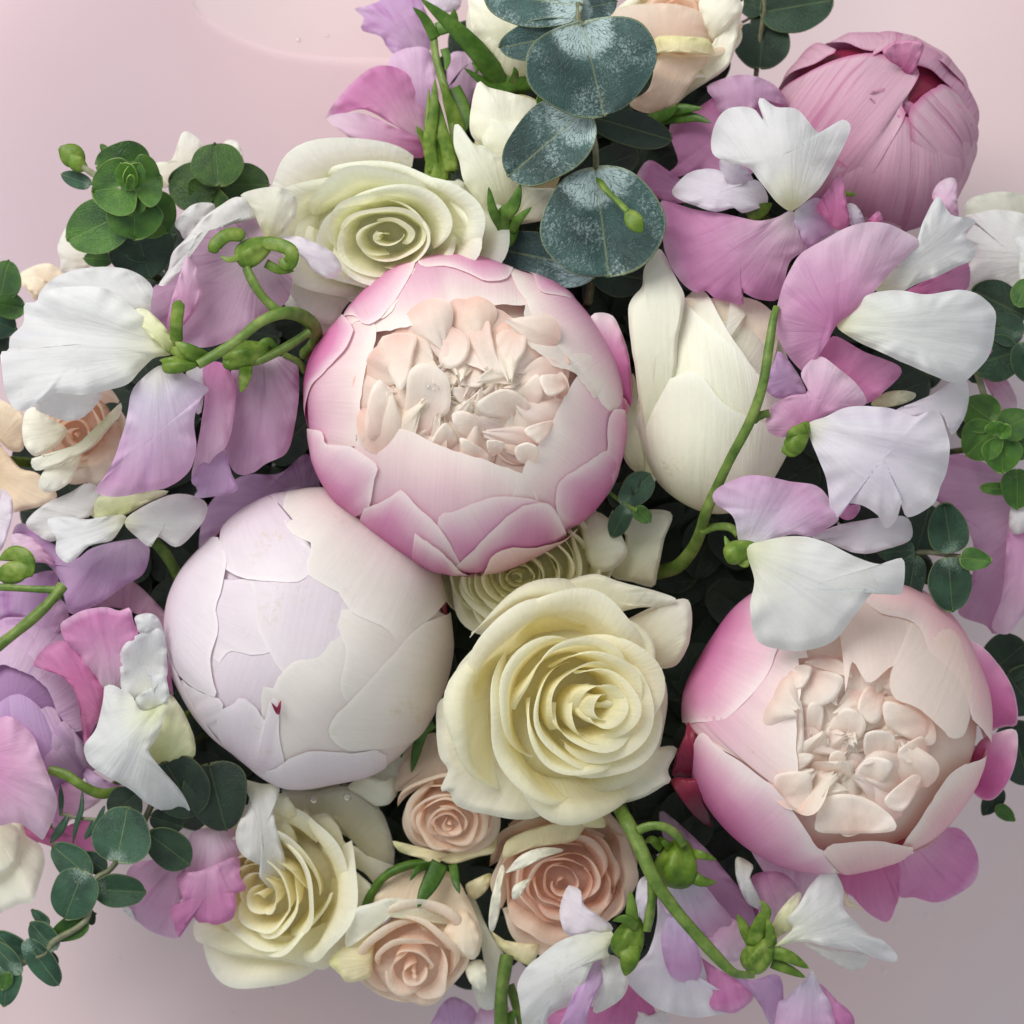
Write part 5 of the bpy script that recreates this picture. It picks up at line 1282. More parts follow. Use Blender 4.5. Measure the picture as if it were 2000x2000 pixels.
s4 = thing('sweet_pea', 'greyish white ruffled sweet pea at the left, below the peach rose', 'sweet pea', 270, 1020, -100)
peas(s4, [
    ('E', '520 1190, 570 1080, 720 1050, 900 1045, 965 1060, 830 1125, 720 1185, 600 1210', '700 1230', -20, -10, 'keel', {}),
    ('E', '148 1230, 250 1130, 400 1060, 500 1005, 590 1060, 520 1190, 400 1230, 310 1340, 200 1292', '700 1230', -20, -20, 'pale_grey', dict(dome=14)),
    ('E', '710 1230, 800 1150, 950 1080, 1060 1068, 1172 1110, 1182 1180, 1120 1280, 1010 1372, 900 1312, 860 1372, 790 1322', '700 1225', 30, 20, 'pale_grey', dict(dome=18)),
    ('E', '275 1210, 400 1200, 500 1212, 640 1190, 720 1190, 700 1250, 640 1332, 560 1350, 500 1372, 430 1440, 380 1462, 320 1402, 322 1322, 290 1272', '740 1215', 30, 45, 'white', dict(dome=12, ruf=8)),
])
tubec(s4, 'E', '880 1340, 950 1420, 1010 1530, 1060 1620', [-40, -60, -120], 11, tint=(.5, .6, .4))
s5 = thing('sweet_pea', 'pink sweet pea in shade under the greyish white bloom at left', 'sweet pea', 170, 1120, -130)
peas(s5, [
    ('E', '80 1262, 150 1240, 310 1360, 420 1440, 520 1380, 640 1345, 800 1325, 855 1380, 822 1520, 700 1600, 560 1700, 480 1732, 400 1752, 362 1640, 330 1540, 240 1450, 100 1440, 72 1360', '700 1280', -60, -60, 'pea_lilac', dict(dome=20, tint=(.92, .9, .92), c='500 1500')),
    ('E', '70 1300, 200 1330, 330 1480, 250 1460, 100 1445', '500 1300', -40, -40, 'pea_fade', {}),
    ('E', '-40 1180, 0 1040, 60 1080, 75 1160, 50 1280, 0 1400, -60 1400', '-60 1200', -70, -40, 'white_lilac', {}),
])
tubec(s5, 'E', '-60 1600, 0 1600, 200 1612, 345 1615', [40, 50, 50], 7)
tubec(s5, 'E', '360 1590, 280 1690, 150 1810, -40 1960', [50, 60, 60], 11)
strip(s5, 'E', '-30 1540, 60 1520, 140 1510, 190 1530', 44, [10, 25, 20], 'calyx_green', prof='leaf')
strip(s5, 'E', '0 1440, 80 1410, 150 1440, 190 1520', 34, [5, 20, 20], 'calyx_green', prof='leaf')
down_stem(s5, 170, 1120, -130, 7)
s5b = thing('sweet_pea', 'violet pink petals behind the blush peony bud, left of the central peony', 'sweet pea', 470, 990, -120)
peas(s5b, [
    ('E', '1142 1400, 1160 1200, 1250 1060, 1400 960, 1600 950, 1760 840, 1830 1060, 1700 1100, 1500 1180, 1380 1300, 1240 1400', '1700 1100', -140, -100, 'pea_lilac', dict(dome=24)),
    ('E', '1340 1300, 1360 1190, 1460 1110, 1560 1060, 1760 1020, 1600 1140, 1440 1240', '1700 1050', -90, -60, 'pea_lilac', {}),
    ('E', '985 1700, 1020 1640, 1080 1620, 1060 1720, 1030 1740', '1200 1700', -180, -160, 'pea_hot', {}),
])
down_stem(s5b, 480, 1010, -160, 7)

# mauve many petalled peony at the far left
p5 = thing('peony', 'violet mauve ruffled peony partly hidden at the left edge', 'peony', 70, 1370, -220)
E5 = (55, 1370, -170, 170, 175, 150)
ball(p5, E5, 'violet', .9, tint=(.7, .6, .75))
for tip, m, ly, kw in [
    ('-260 640, 0 660, 200 560, 330 640, 440 800, 560 900', 'violet', 1, dict(a=95)),
    ('60 800, 160 720, 300 760, 420 830, 500 930, 560 1080, 620 1200', 'violet', 2, dict(a=40)),
    ('-200 1100, 0 1050, 120 1130, 250 1000, 360 960, 480 1040, 560 1180, 600 1400', 'violet', .5, dict(a=-10, tint=(.9, .85, 1))),
    ('340 1400, 330 1250, 400 1100, 470 1030, 540 1080, 520 1250, 560 1480', 'violet', 3, dict(a=-30, tint=(1.05, 1.05, 1.05))),
    ('-200 1400, 0 1300, 180 1320, 280 1340, 300 1500, 200 1660', 'violet', 1.5, dict(a=250, tint=(.9, .8, 1))),
    ('480 1300, 500 1200, 560 1130, 610 1200, 620 1400, 600 1600', 'violet', 4, dict(a=-30))]:
    wrap(p5, E5, 'I', tip, m, ly, nz=.025, bulge=.04, **kw)
peas(p5, [('I', '300 1400, 400 1340, 500 1380, 480 1500, 540 1580, 440 1620, 340 1520', '450 1650', -130, -90, 'violet', dict(tint=(.8, .65, .95))),
          ('I', '470 1480, 520 1360, 600 1480, 590 1600, 520 1560', '540 1620', -120, -100, 'wine', {}),
          ('I', '0 200, 200 100, 420 60, 440 220, 480 380, 300 420, 100 400, 0 420, -100 300', '100 700', -120, -100, 'pea_lilac', dict(tint=(.95, .9, .95))),
          ('I', '0 430, 200 400, 440 270, 520 400, 440 520, 300 640, 100 640, -60 680', '200 900', -110, -90, 'violet', dict(tint=(1, .95, 1))),
          ('I', '680 320, 780 220, 960 130, 1060 180, 1200 320, 1340 480, 1290 560, 1100 420, 900 340', '900 700', -150, -130, 'pea_fade', dict(tint=(.82, .72, .74)))])
down_stem(p5, 55, 1370, -220)

s6 = thing('sweet_pea', 'sweet pea with hot pink hood and drooping white wings, left of blush bud', 'sweet pea', 290, 1360, -60)
peas(s6, [
    ('I', '250 770, 330 640, 480 585, 600 680, 700 800, 790 960, 765 1120, 690 1280, 640 1390, 618 1200, 560 960, 430 830, 320 790', '760 1150', -10, 30, 'pea_hot', dict(dome=18, tint=(1.08, 1.1, 1.1))),
    ('I', '455 465, 520 410, 640 352, 800 330, 900 360, 980 338, 1012 450, 1045 530, 960 700, 912 940, 790 975, 690 830, 580 680, 490 580', '850 1000', 0, 60, 'pea_pink', dict(dome=16, tint=(1.08, 1.1, 1.08))),
    ('I', '1015 410, 1060 385, 1130 378, 1195 415, 1240 540, 1180 500, 1060 530, 1030 470', '1150 700', 50, 70, 'white', {}),
    ('I', '900 700, 950 600, 1060 528, 1180 488, 1240 540, 1258 700, 1262 840, 1200 960, 1020 1025, 922 965, 908 820', '1150 1050', 30, 70, 'white', dict(dome=-14)),
    ('I', '1260 560, 1300 640, 1290 830, 1310 1000, 1260 900', '1270 900', 0, 10, 'pea_fade', {}),
    ('I', '1265 990, 1340 1050, 1400 1150, 1466 1320, 1466 1465, 1350 1480, 1190 1515, 1110 1400, 1200 1250', '1200 1550', 0, 20, 'keel', dict(dome=40)),
    ('I', '1020 1025, 1110 955, 1190 905, 1110 818, 1180 840, 1245 838, 1262 900, 1275 1020, 1180 1095, 1060 1115', '1150 1110', 60, 85, 'white', dict(dome=8)),
    ('I', '790 930, 850 918, 930 960, 1000 1005, 1060 1112, 1180 1090, 1275 1030, 1235 1200, 1165 1350, 1120 1412, 1200 1530, 1350 1700, 1420 1820, 1430 1875, 1340 1862, 1240 1872, 1100 1805, 980 1705, 800 1605, 680 1525, 642 1445, 638 1370, 722 1250, 765 1100, 782 1000', '1160 1110', 80, 50, 'white', dict(c='960 1400', dome=40, crease=.025)),
])
tubec(s6, 'I', '370 1560, 500 1600, 620 1680, 760 1740, 900 1720', [-20, -10, -40], 10, tint=(.9, .9, .7))
down_stem(s6, 310, 1430, -40, 7)
s7 = thing('sweet_pea', 'soft pink sweet pea petal cut by the left edge, above the white bloom', 'sweet pea', 40, 1520, -60)
peas(s7, [
    ('I', '-200 1200, 0 1158, 80 1160, 160 1210, 250 1300, 290 1400, 340 1530, 400 1680, 432 1800, 410 1920, 340 2060, 320 2090, 220 2010, 120 1960, -200 1940', '-250 1500', 10, -10, 'pea_fade', dict(dome=36, tint=(1.03, 1.03, 1.03))),
    ('J', '160 440, 240 470, 320 580, 520 480, 700 440, 820 600, 700 700, 560 700, 300 620, 180 560', '100 400', -130, -130, 'pea_hot', dict(tint=(1, .95, 1))),
    ('J', '420 200, 560 160, 620 240, 740 300, 560 420, 440 500, 380 560', '300 300', -110, -110, 'pea_fade', {}),
    ('J', '600 60, 800 180, 900 210, 700 260, 640 200', '600 300', -100, -110, 'pea_soft', dict(tint=(.95, .95, .95))),
])
s8 = thing('sweet_pea', 'mauve sweet pea under the silvery eucalyptus at lower left', 'sweet pea', 380, 1700, -160)
peas(s8, [
    ('J', '900 1090, 930 810, 1100 740, 1370 760, 1380 560, 1550 500, 1700 520, 1735 680, 1740 860, 1600 900, 1400 980, 1260 1090, 1300 1300, 1130 1275, 1000 1190', '1500 480', -60, -110, 'pea_dusk', dict(dome=26, tint=(1.06, 1.04, 1.06))),
    ('J', '880 1090, 940 1080, 1000 1190, 1040 1200, 960 1170', '1200 900', -120, -120, 'white', {}),
    ('J', '1240 1090, 1330 1030, 1280 860, 1450 820, 1600 760, 1730 720, 1740 860, 1792 955, 1712 985, 1716 1060, 1692 1160, 1620 1200, 1560 1215, 1500 1195, 1440 1195, 1372 1140, 1300 1310, 1260 1200', '1500 640', -40, -60, 'pea_pink', dict(dome=20, tint=(.9, .82, .9), crease=.06)),
    # sheer pale wing to its right
    ('M', '240 400, 350 420, 470 440, 432 600, 470 760, 505 900, 495 1020, 450 1105, 340 1000, 395 955, 300 910, 220 850, 196 720, 280 520', '330 380', -40, -60, 'pale_grey', dict(dome=24, tint=(.97, .97, .97))),
])
down_stem(s8, 380, 1700, -160, 7)

s9 = thing('sweet_pea', 'lilac sweet pea with magenta folds at the top left', 'sweet pea', 800, 250, -260)
peas(s9, [
    ('B', '780 370, 900 320, 1030 340, 1080 560, 1090 720, 1040 900, 980 960, 860 700, 760 500', '1000 960', -230, -200, 'violet', dict(tint=(1.03, 1.03, 1.03))),
    ('B', '525 60, 600 40, 700 0, 740 -80, 930 -80, 1000 60, 1035 170, 1035 340, 930 345, 810 375, 740 310, 700 245, 570 200, 590 120', '980 340', -240, -220, 'pea_lilac', dict(dome=22)),
    ('B', '335 790, 430 640, 560 510, 700 440, 860 480, 960 620, 1010 760, 1000 960, 940 940, 800 850, 600 740, 460 760', '1000 980', -220, -190, 'pea_pink', dict(dome=16, crease=.05)),
    ('B', '340 800, 460 760, 600 770, 760 840, 980 950, 990 1060, 800 1050, 610 1035, 480 920', '1000 980', -200, -170, 'pea_fade', dict(dome=16)),
    ('B', '1150 560, 1165 370, 1280 350, 1430 400, 1380 560, 1300 760, 1200 860', '1200 900', -260, -240, 'violet', {}),
    ('B', '950 -80, 1220 -80, 1230 60, 1100 80, 980 20', '1000 300', -250, -250, 'white_lilac', dict(tint=(.9, .9, .92))),
    ('B', '500 1040, 520 990, 600 1000, 620 1060', '600 1080', -260, -250, 'euc_dark', dict(name='leaf')),
])
down_stem(s9, 830, 270, -270, 7)

# white ruffled bloom and mauve at upper right
s10 = thing('sweet_pea', 'white ruffled sweet pea with wide mauve lower petal at upper right', 'sweet pea', 1490, 420, -40)
peas(s10, [
    ('D', '355 430, 480 378, 580 375, 690 420, 755 520, 700 700, 560 880, 430 880, 300 860, 200 880, 165 860, 215 800, 168 650, 215 590, 390 480', '720 1000', -40, -60, 'pea_pink', dict(dome=10, tint=(.97, .96, .97))),
    ('D', '360 430, 480 378, 580 375, 690 420, 755 520, 650 500, 560 560, 430 560, 395 500', '600 900', -20, -30, 'pea_dusk', dict(tint=(1.08, 1.12, 1.1))),
    ('D', '5 885, 70 795, 170 850, 215 880, 330 980, 200 1010, 120 990, 40 960', '400 1000', -70, -40, 'pea_pink', dict(tint=(.95, .92, .97))),
    ('D', '430 790, 540 830, 590 900, 540 930, 460 930, 425 850', '700 1000', 20, 20, 'white_lilac', dict(tint=(.93, .93, .95))),
    ('D', '785 1050, 700 1080, 600 1095, 450 1062, 300 1040, 200 1010, 125 1000, 132 1090, 150 1250, 220 1390, 300 1452, 350 1442, 400 1482, 480 1502, 540 1515, 530 1450, 600 1482, 700 1492, 735 1430, 770 1300, 860 1230, 820 1180', '790 1045', 90, 40, 'pea_pink', dict(dome=26, crease=.045, c='520 1260', ruf=7)),
    ('D', '185 945, 260 862, 350 838, 430 850, 470 912, 540 912, 610 895, 662 1000, 540 1058, 490 1032, 400 1052, 300 1022, 210 985', '720 1020', 80, 70, 'white_lilac', dict(dome=26)),
    ('D', '760 1045, 700 1000, 620 900, 560 832, 420 790, 378 740, 390 640, 432 560, 500 530, 590 540, 640 600, 612 510, 632 484, 700 530, 800 540, 860 600, 900 650, 960 662, 1010 602, 1050 598, 1072 640, 1030 740, 970 850, 920 930, 850 1000, 790 1042', '780 1040', 130, 135, 'white', dict(dome=44, crease=.05, c='730 770', ruf=8)),
    ('D', '785 1060, 900 980, 960 1050, 1000 1140, 930 1190, 860 1232, 800 1150', '790 1040', 80, 60, 'pea_soft', {}),
    ('D', '900 1030, 960 940, 1022 866, 1050 1000, 1064 1112, 1000 1142, 940 1080', '1020 1150', 90, 110, 'pea_hot', dict(tint=(1.1, 1.2, 1.15))),
    ('D', '1050 1020, 1100 1020, 1140 1100, 1080 1130', '1100 1150', 60, 60, 'white_lilac', {}),
    ('D', '1150 1110, 1210 1048, 1230 1110', '1180 1130', 60, 60, 'pea_hot', dict(tint=(1.1, 1.2, 1.15))),
])
strip(s10, 'D', '560 1080, 620 1050, 680 1010', 40, [60, 66, 60], 'calyx_green', tint=(.5, .5, .3))
strip(s10, 'D', '1040 960, 1100 970', 12, [20, 20], 'calyx_green')
down_stem(s10, 1500, 430, -20, 7)

s11 = thing('sweet_pea', 'sweet pea with a pink crescent hood and broad white wings at right', 'sweet pea', 1640, 640, 40)
peas(s11, [
    ('D', '1335 1455, 1500 1365, 1645 1295, 1655 1430, 1550 1450, 1440 1475', '1200 1550', 60, 30, 'pea_hot', dict(tint=(.95, .95, .95))),
    ('D', '1475 965, 1520 898, 1592 888, 1600 985, 1600 1085, 1500 1010', '1400 1200', 90, 80, 'pea_fade', {}),
    ('D', '1190 1440, 1290 1330, 1395 1205, 1430 1100, 1500 978, 1545 1030, 1580 1070, 1690 1095, 1640 1165, 1692 1225, 1682 1282, 1590 1330, 1500 1372, 1400 1410, 1310 1452', '1180 1460', 140, 110, 'white', dict(dome=16, crease=.045)),
    ('D', '940 1190, 1050 1130, 1150 1104, 1250 1108, 1340 1150, 1412 1210, 1300 1322, 1200 1432, 1120 1525, 1010 1605, 960 1690, 905 1775, 850 1850, 760 1765, 700 1650, 700 1560, 730 1430, 770 1340, 830 1255', '1010 1610', 150, 185, 'pea_fade', dict(dome=40, crease=.015, tint=(1.0, .98, 1.0))),
    ('D', '1000 1612, 1080 1520, 1150 1462, 1300 1440, 1450 1462, 1600 1438, 1700 1460, 1782 1530, 1792 1600, 1765 1750, 1690 1850, 1600 1902, 1450 1852, 1250 1762, 1100 1692', '990 1612', 185, 190, 'white', dict(dome=44, crease=.02, c='1420 1640', rim=-12)),
])
s11s = s11
tubec(s11, 'G', '205 1540, 300 1510, 370 1430, 410 1340, 440 1240, 540 1020, 640 830, 700 660, 730 480, 750 350, 765 290', [-140, -40, 60, 150, 190, 190, 170], [13, 13, 12, 11, 11, 10, 10, 9, 9, 8, 7])
tubec(s11, 'G', '655 825, 690 800, 730 790', [170, 165], 8, tint=(.95, .9, .9))
tubec(s11, 'G', '415 1345, 480 1325, 550 1330, 590 1370', [50, 80, 110], 8)
# second bloom of that stem
peas(s11, [
    ('G', '1210 750, 1260 700, 1340 682, 1420 695, 1400 730, 1300 760', '1000 820', 60, 50, 'keel', dict(tint=(.9, .88, .85))),
    ('G', '1320 782, 1420 735, 1500 700, 1640 618, 1672 690, 1662 780, 1640 830, 1590 892, 1540 800, 1420 812', '1000 840', 110, 80, 'white_lilac', dict(dome=14)),
    ('G', '684 640, 750 560, 775 495, 850 580, 905 690, 850 705, 775 722, 720 690', '900 600', 110, 130, 'pea_lilac', {}),
    ('G', '860 500, 945 520, 1000 450, 1050 428, 1180 500, 1355 580, 1270 690, 1190 745, 1090 760, 1000 700, 940 600', '920 840', 120, 95, 'pea_hot', dict(tint=(1.06, 1.12, 1.1))),
    ('G', '880 600, 960 520, 1060 580, 1150 660, 1190 745, 1100 762, 1000 800, 920 852, 812 902, 732 882, 716 820, 745 752, 835 705, 912 690', '915 845', 165, 165, 'pea_fade', dict(dome=16, crease=.06)),
    ('G', '910 850, 1000 805, 1110 758, 1250 760, 1330 775, 1420 805, 1480 780, 1530 782, 1562 860, 1582 950, 1572 1050, 1540 1132, 1500 1222, 1380 1282, 1360 1200, 1330 1290, 1280 1335, 1240 1270, 1160 1222, 1070 1222, 1062 1282, 1020 1252, 1000 1100, 960 1000', '905 850', 190, 185, 'white_lilac', dict(dome=44, crease=.06, kf=7, c='1270 1000', ruf=9, tint=(1.02, 1.03, 1.03))),
    # third bloom
    ('G', '930 1372, 1050 1320, 1200 1290, 1372 1278, 1402 1380, 1280 1432, 1150 1452, 1000 1395', '640 1420', 140, 110, 'white_lilac', dict(dome=12)),
    ('G', '590 1420, 560 1280, 470 1210, 478 1150, 600 1090, 700 1084, 820 1110, 950 1130, 1010 1190, 1062 1282, 1000 1335, 930 1372, 830 1362, 700 1412, 620 1430', '620 1440', 150, 170, 'pea_soft', dict(dome=26, c='780 1250')),
    ('G', '1010 1200, 1080 1220, 1160 1225, 1130 1285, 1070 1285', '900 1300', 130, 130, 'pea_pink', {}),
    ('G', '625 1430, 720 1388, 870 1368, 1000 1400, 1150 1472, 1260 1502, 1362 1478, 1352 1642, 1240 1622, 1150 1722, 1050 1850, 950 1900, 850 1912, 720 1890, 660 1840, 640 1700, 660 1580', '615 1440', 240, 262, 'white', dict(dome=36, crease=.03, c='880 1620', rim=-12)),
])
blob(s11, 'G', '870 905', 175, (36, 24), 60)
strip(s11, 'G', '900 860, 840 880, 815 920', 26, [190, 195, 185], 'calyx_green')
strip(s11, 'G', '880 930, 840 970, 795 945', 22, [180, 185, 180], 'calyx_green', prof='flat')
blob(s11, 'G', '595 1440', 220, (34, 26), 20)
strip(s11, 'G', '570 1480, 540 1420, 520 1370', 20, [215, 220, 210], 'calyx_green')
strip(s11, 'G', '600 1470, 620 1500, 570 1490', 20, [225, 230, 220], 'calyx_green')

s14 = thing('sweet_pea', 'white sweet pea cut by the right edge below the mauve bud', 'sweet pea', 1960, 480, -80)
peas(s14, [
    ('Y', '985 560, 1000 480, 1100 380, 1300 310, 1600 275, 1932 320, 2300 500, 2300 900, 1900 800, 1500 700, 1200 720, 1020 700', '2300 1500', -70, -60, 'sheer', dict(tint=(.95, .98, .95))),
    ('Y', '1000 650, 1180 620, 1500 560, 1932 620, 2300 800, 2300 1700, 1840 1900, 1700 1800, 1300 1800, 1050 1700, 1030 1500, 1160 1260, 1130 1100, 1000 1000, 1160 760', '2300 1300', -30, -40, 'pale_grey', dict(dome=36, crease=.05)),
    ('Y', '1000 1400, 1200 1560, 1600 1620, 1860 1560, 2000 1900, 1780 1960, 1300 1840, 1060 1720', '2300 1300', -60, -70, 'sheer', dict(tint=(.9, .9, .85))),
    ('Y', '1760 900, 1932 950, 2300 1100, 2300 2000, 1932 1900, 1860 1600, 1840 1200', '2300 1300', 0, 10, 'white', {}),
])
s15 = thing('sweet_pea', 'dusky rose pink bloom at the right edge above the half open peony', 'sweet pea', 1940, 1120, -160)
peas(s15, [
    ('G', '1510 1180, 1560 1010, 1640 985, 1780 1040, 1900 1120, 2060 1200, 2060 1750, 1932 1740, 1800 1832, 1750 1790, 1620 1732, 1680 1600, 1690 1400, 1600 1260', '2050 1200', -80, -110, 'pea_dusk', dict(dome=24, crease=.06, tint=(.93, .88, .92))),
    ('G', '1780 1800, 1830 1640, 1850 1400, 1870 1250, 1960 1200, 2060 1240, 2060 1700, 1932 1745, 1860 1830', '1960 1150', -40, -60, 'pea_fade', dict(tint=(.95, .92, .95))),
    ('G', '1860 1300, 1880 1220, 1960 1200, 1960 1330, 1880 1360', '2000 1200', -20, -20, 'pale_grey', {}),
    ('G', '1730 600, 1800 560, 1890 700, 1895 770, 1860 785, 1820 770', '1700 500', -80, -100, 'pea_fade', dict(tint=(.85, .8, .82))),
    ('G', '1730 500, 1780 455, 1820 480, 1810 505, 1760 515', '1700 500', -20, -30, 'pea_hot', dict(tint=(1.1, 1.3, 1.2))),
])
down_stem(s15, 1900, 1130, -170, 7)

# bottom group
s16 = thing('sweet_pea', 'white and lilac sweet pea at the bottom centre below the peach rose', 'sweet pea', 1120, 1930, -160)
peas(s16, [
    ('N', '650 1900, 830 1795, 1040 1800, 1240 1710, 1290 1590, 1420 1740, 1500 2000, 1200 2050, 800 2050', '1250 1400', -120, -150, 'pea_hot', dict(tint=(.95, .92, .98))),
    ('N', '745 1080, 800 900, 850 895, 905 925, 932 1030, 1050 1120, 1142 1190, 1125 1245, 960 1245, 800 1260', '1150 1250', 40, 20, 'white_lilac', dict(dome=14)),
    ('N', '428 1630, 500 1500, 620 1400, 760 1300, 950 1240, 1135 1228, 1145 1330, 1110 1430, 1010 1450, 900 1690, 770 1790, 660 1832, 600 1930, 580 2050, 490 2050, 440 1760', '1180 1300', 60, -20, 'white', dict(dome=34, c='780 1540')),
    ('N', '1070 1435, 1180 1425, 1262 1580, 1242 1700, 1150 1790, 1000 1845, 1050 1620', '1180 1350', 20, -10, 'pale_grey', dict(dome=24)),
    ('N', '1040 1425, 1080 1475, 1072 1600, 980 1800, 900 2050, 720 2050, 830 1750, 930 1560', '1100 1380', 50, 20, 'pea_lilac', dict(dome=34)),
    ('N', '1195 1900, 1300 1820, 1420 1860, 1550 1830, 1560 2050, 1180 2050', '1380 1700', -140, -160, 'pale_grey', {}),
])
blob(s16, 'N', '1280 1280', 85, (44, 34), 70, rib=.15, tint=(.8, .85, .6))
strip(s16, 'N', '1290 1220, 1290 1080, 1280 925', 32, [100, 120, 120], 'calyx_green', tint=(.75, .85, .75))
strip(s16, 'N', '1280 1340, 1270 1450, 1240 1565', 52, [110, 120, 100], 'calyx_green', tint=(.85, .9, .6))
strip(s16, 'N', '1330 1200, 1240 1140, 1150 1150', 26, [110, 120, 100], 'calyx_green', tint=(.6, .7, .6))
strip(s16, 'N', '1200 1300, 1140 1360, 1120 1400', 24, [80, 70, 60], 'euc_dark', tint=(1.2, 1.3, 1.2))
tubec(s16, 'N', '1120 100, 1180 260, 1250 400, 1330 560, 1450 830, 1600 1050, 1760 1240, 1932 1430, 2050 1540, 2130 1560, 2200 1560', [-60, 80, 118, 120, 105, 60], [15, 15, 15, 14, 13, 13, 12, 11, 9, 8, 8])
tubec(s16, 'N', '1440 860, 1440 980, 1425 1100, 1400 1230', [108, 110, 100], 9)
tubec(s16, 'N', '1340 470, 1420 440, 1520 440, 1620 500, 1680 580', [100, 110, 90], 9)
blob(s16, 'N', '1640 720', 60, (50, 46), 80, rib=.15, tint=(.85, .9, .6))
for l, w in (('1720 780, 1800 850, 1925 865', 30), ('1740 640, 1830 660, 1925 690', 22), ('1520 600, 1440 540, 1390 560', 26), ('1600 620, 1540 560, 1500 520', 22), ('1560 800, 1650 830, 1800 850', 30)):
    strip(s16, 'N', l, w, [70, 85, 70], 'calyx_green', tint=(.85, .9, .7))
# lilac bloom under the stem
peas(s16, [
    ('N', '1500 330, 1600 380, 1800 560, 1932 700, 2200 1050, 2180 1200, 1950 1200, 1700 900, 1540 560', '1600 300', -140, -120, 'pea_dusk', dict(tint=(.8, .7, .8))),
    ('N', '1500 860, 1600 840, 1720 828, 1850 900, 1932 1000, 2050 1160, 1932 1300, 1700 1200, 1500 1040', '1640 780', 10, -30, 'pea_soft', dict(tint=(1.02, 1.05, 1.02))),
    ('N', '1255 1600, 1330 1480, 1420 1380, 1480 1160, 1490 960, 1600 1000, 1750 1250, 1850 1550, 1860 1680, 2000 1700, 2040 1830, 1900 1870, 1760 1885, 1550 1842, 1400 1762', '1620 800', -20, -70, 'white_lilac', dict(dome=20, c='1600 1450', tint=(.98, .98, .98))),
    ('N', '1510 1300, 1550 1150, 1620 1050, 1700 1150, 1760 1270, 1822 1500, 1760 1620, 1650 1612, 1560 1530', '1620 950', 20, -20, 'pea_soft', dict(dome=20, tint=(1, .96, 1.03))),
    ('N', '1320 1000, 1340 860, 1400 815, 1420 900, 1400 1100, 1350 1200', '1450 800', 20, 10, 'white_lilac', {}),
    ('O', '220 1380, 285 1440, 400 1520, 520 1590, 665 1720, 600 1800, 520 1850, 420 1840, 330 1800, 320 1640, 290 1520', '200 900', -40, -60, 'pea_pink', dict(tint=(1, .95, .98), crease=.05)),
    ('O', '290 1225, 350 1140, 450 1122, 560 1170, 625 1280, 615 1380, 560 1450, 480 1460, 380 1400', '200 1000', -30, -50, 'pea_fade', {}),
    ('O', '480 1560, 650 1600, 850 1560, 892 1750, 870 1932, 800 1960, 720 1800, 640 1700', '500 1300', -80, -100, 'pea_lilac', {}),
    ('O', '340 850, 420 800, 560 900, 700 1060, 680 1180, 600 1190, 480 1060', '300 600', -120, -120, 'pea_hot', dict(tint=(.6, .45, .6))),
])
s17 = thing('sweet_pea', 'white sweet pea bud with star shaped green calyx, bottom right of the bouquet', 'sweet pea', 1500, 1870, -40)
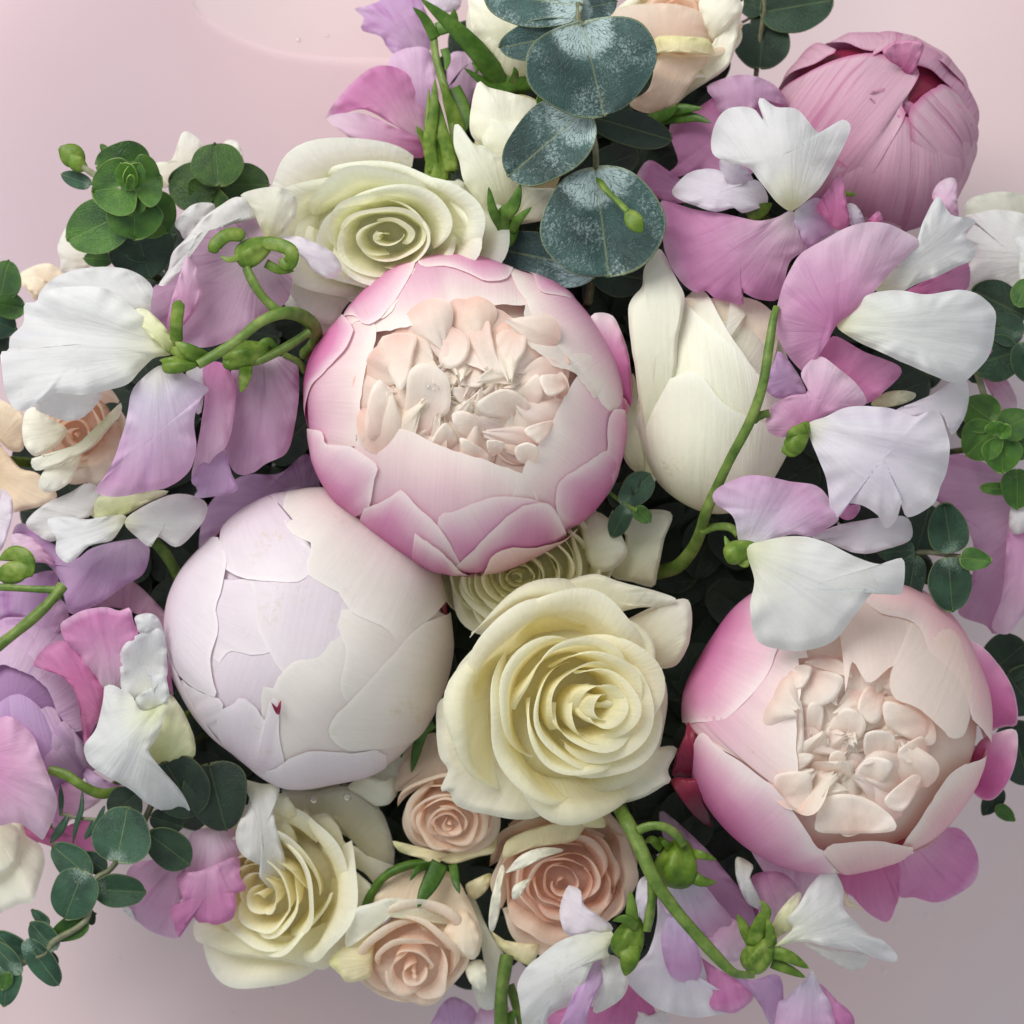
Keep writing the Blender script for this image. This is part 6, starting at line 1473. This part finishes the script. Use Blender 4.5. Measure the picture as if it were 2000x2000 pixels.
peas(s17, [
    ('O', '640 840, 760 780, 900 800, 1010 930, 900 1050, 800 1200, 700 1060', '700 700', -80, -80, 'pea_fade', dict(tint=(.85, .8, .82))),
    ('O', '540 670, 660 735, 640 830, 700 960, 725 1065, 620 1020, 550 880, 526 770', '600 650', -50, -40, 'white', dict(dome=14)),
    ('O', '785 1330, 790 1220, 870 1060, 1010 930, 1010 1050, 940 1150, 960 1210, 880 1260', '800 1350', 0, 10, 'keel', dict(dome=16)),
    ('O', '1290 790, 1350 920, 1400 1020, 1500 1075, 1400 1060, 1330 1010', '1200 1200', -20, -30, 'tan', dict(tint=(1, 1, 1))),
    ('O', '1050 1320, 1240 1365, 1500 1395, 1535 1450, 1480 1512, 1390 1528, 1270 1470, 1130 1392', '830 1330', 0, -40, 'pale_grey', dict(tint=(.98, .98, .96))),
    ('O', '820 1345, 960 1212, 908 1150, 1000 1040, 1080 900, 1180 785, 1232 752, 1292 800, 1342 920, 1345 1060, 1440 1165, 1540 1262, 1640 1300, 1742 1400, 1735 1462, 1600 1442, 1480 1392, 1250 1352, 1050 1312, 900 1335', '800 1340', 30, 30, 'white', dict(dome=36, crease=.03, c='1150 1180')),
    ('O', '845 1790, 900 1740, 1050 1600, 1100 1515, 1180 1680, 1250 1800, 1260 2080, 860 2080', '1100 1450', -20, -60, 'pea_soft', dict(tint=(1.02, 1.05, 1.02))),
    ('O', '1150 1620, 1290 1750, 1425 1890, 1370 2080, 1230 2080, 1200 1850', '1100 1500', -50, -80, 'pea_pink', dict(tint=(.95, .85, .95))),
])
blob(s17, 'O', '720 1400', 20, (44, 32), 52, rib=.15)
for l, w, zz in (('660 1340, 720 1160, 760 1080, 715 995', 40, [30, 50, 55]), ('660 1330, 600 1220, 540 1105', 32, [20, 25, 25]), ('780 1380, 920 1420, 1080 1510', 34, [30, 40, 30]),
                 ('800 1470, 930 1520, 1055 1580', 26, [20, 25, 15]), ('740 1340, 790 1280, 770 1130', 26, [36, 46, 46])):
    strip(s17, 'O', l, w, zz, 'calyx_green')
s18 = thing('sweet_pea', 'pale lilac petals at the bottom edge left of the lowest green stalk', 'sweet pea', 900, 1980, -220)
peas(s18, [
    ('X', '60 1560, 120 1320, 230 1200, 330 1210, 480 1330, 500 1600', '300 1700', -250, -240, 'pea_lilac', dict(tint=(1, 1, 1))),
    ('X', '470 1600, 500 1330, 640 1240, 760 1260, 840 1400, 900 1600', '650 1700', -230, -220, 'pea_soft', dict(tint=(1.03, 1.05, 1.0))),
])
tubec(s18, 'X', '770 800, 740 1000, 715 1200, 715 1600', [-80, -70, -60], 13, tint=(.75, .8, .75))
tubec(s18, 'X', '790 1080, 850 1240, 900 1400, 960 1600', [-110, -110], 10, tint=(.9, .85, .8))
strip(s18, 'X', '780 1500, 800 1400, 850 1310', 30, [-90, -80], 'calyx_green', tint=(.7, .9, .8))

# drops of water on petals
for (x, y, z, r), lab in zip([(838, 756, 262, 6), (678, 1556, -60, 8), (613, 1562, -60, 7)], [
        'single water drop on the cream heart of the central peony', 'round water drop hanging under the blush peony bud, right one', 'round water drop hanging under the blush peony bud, left one']):
    c = W(x, y, z)
    o = mesh('water_drop', drop_mesh(c, r * S, .8, 16, 9), grid(16, 9, True), 'water')
    o['label'] = lab; o['category'] = 'water drop'
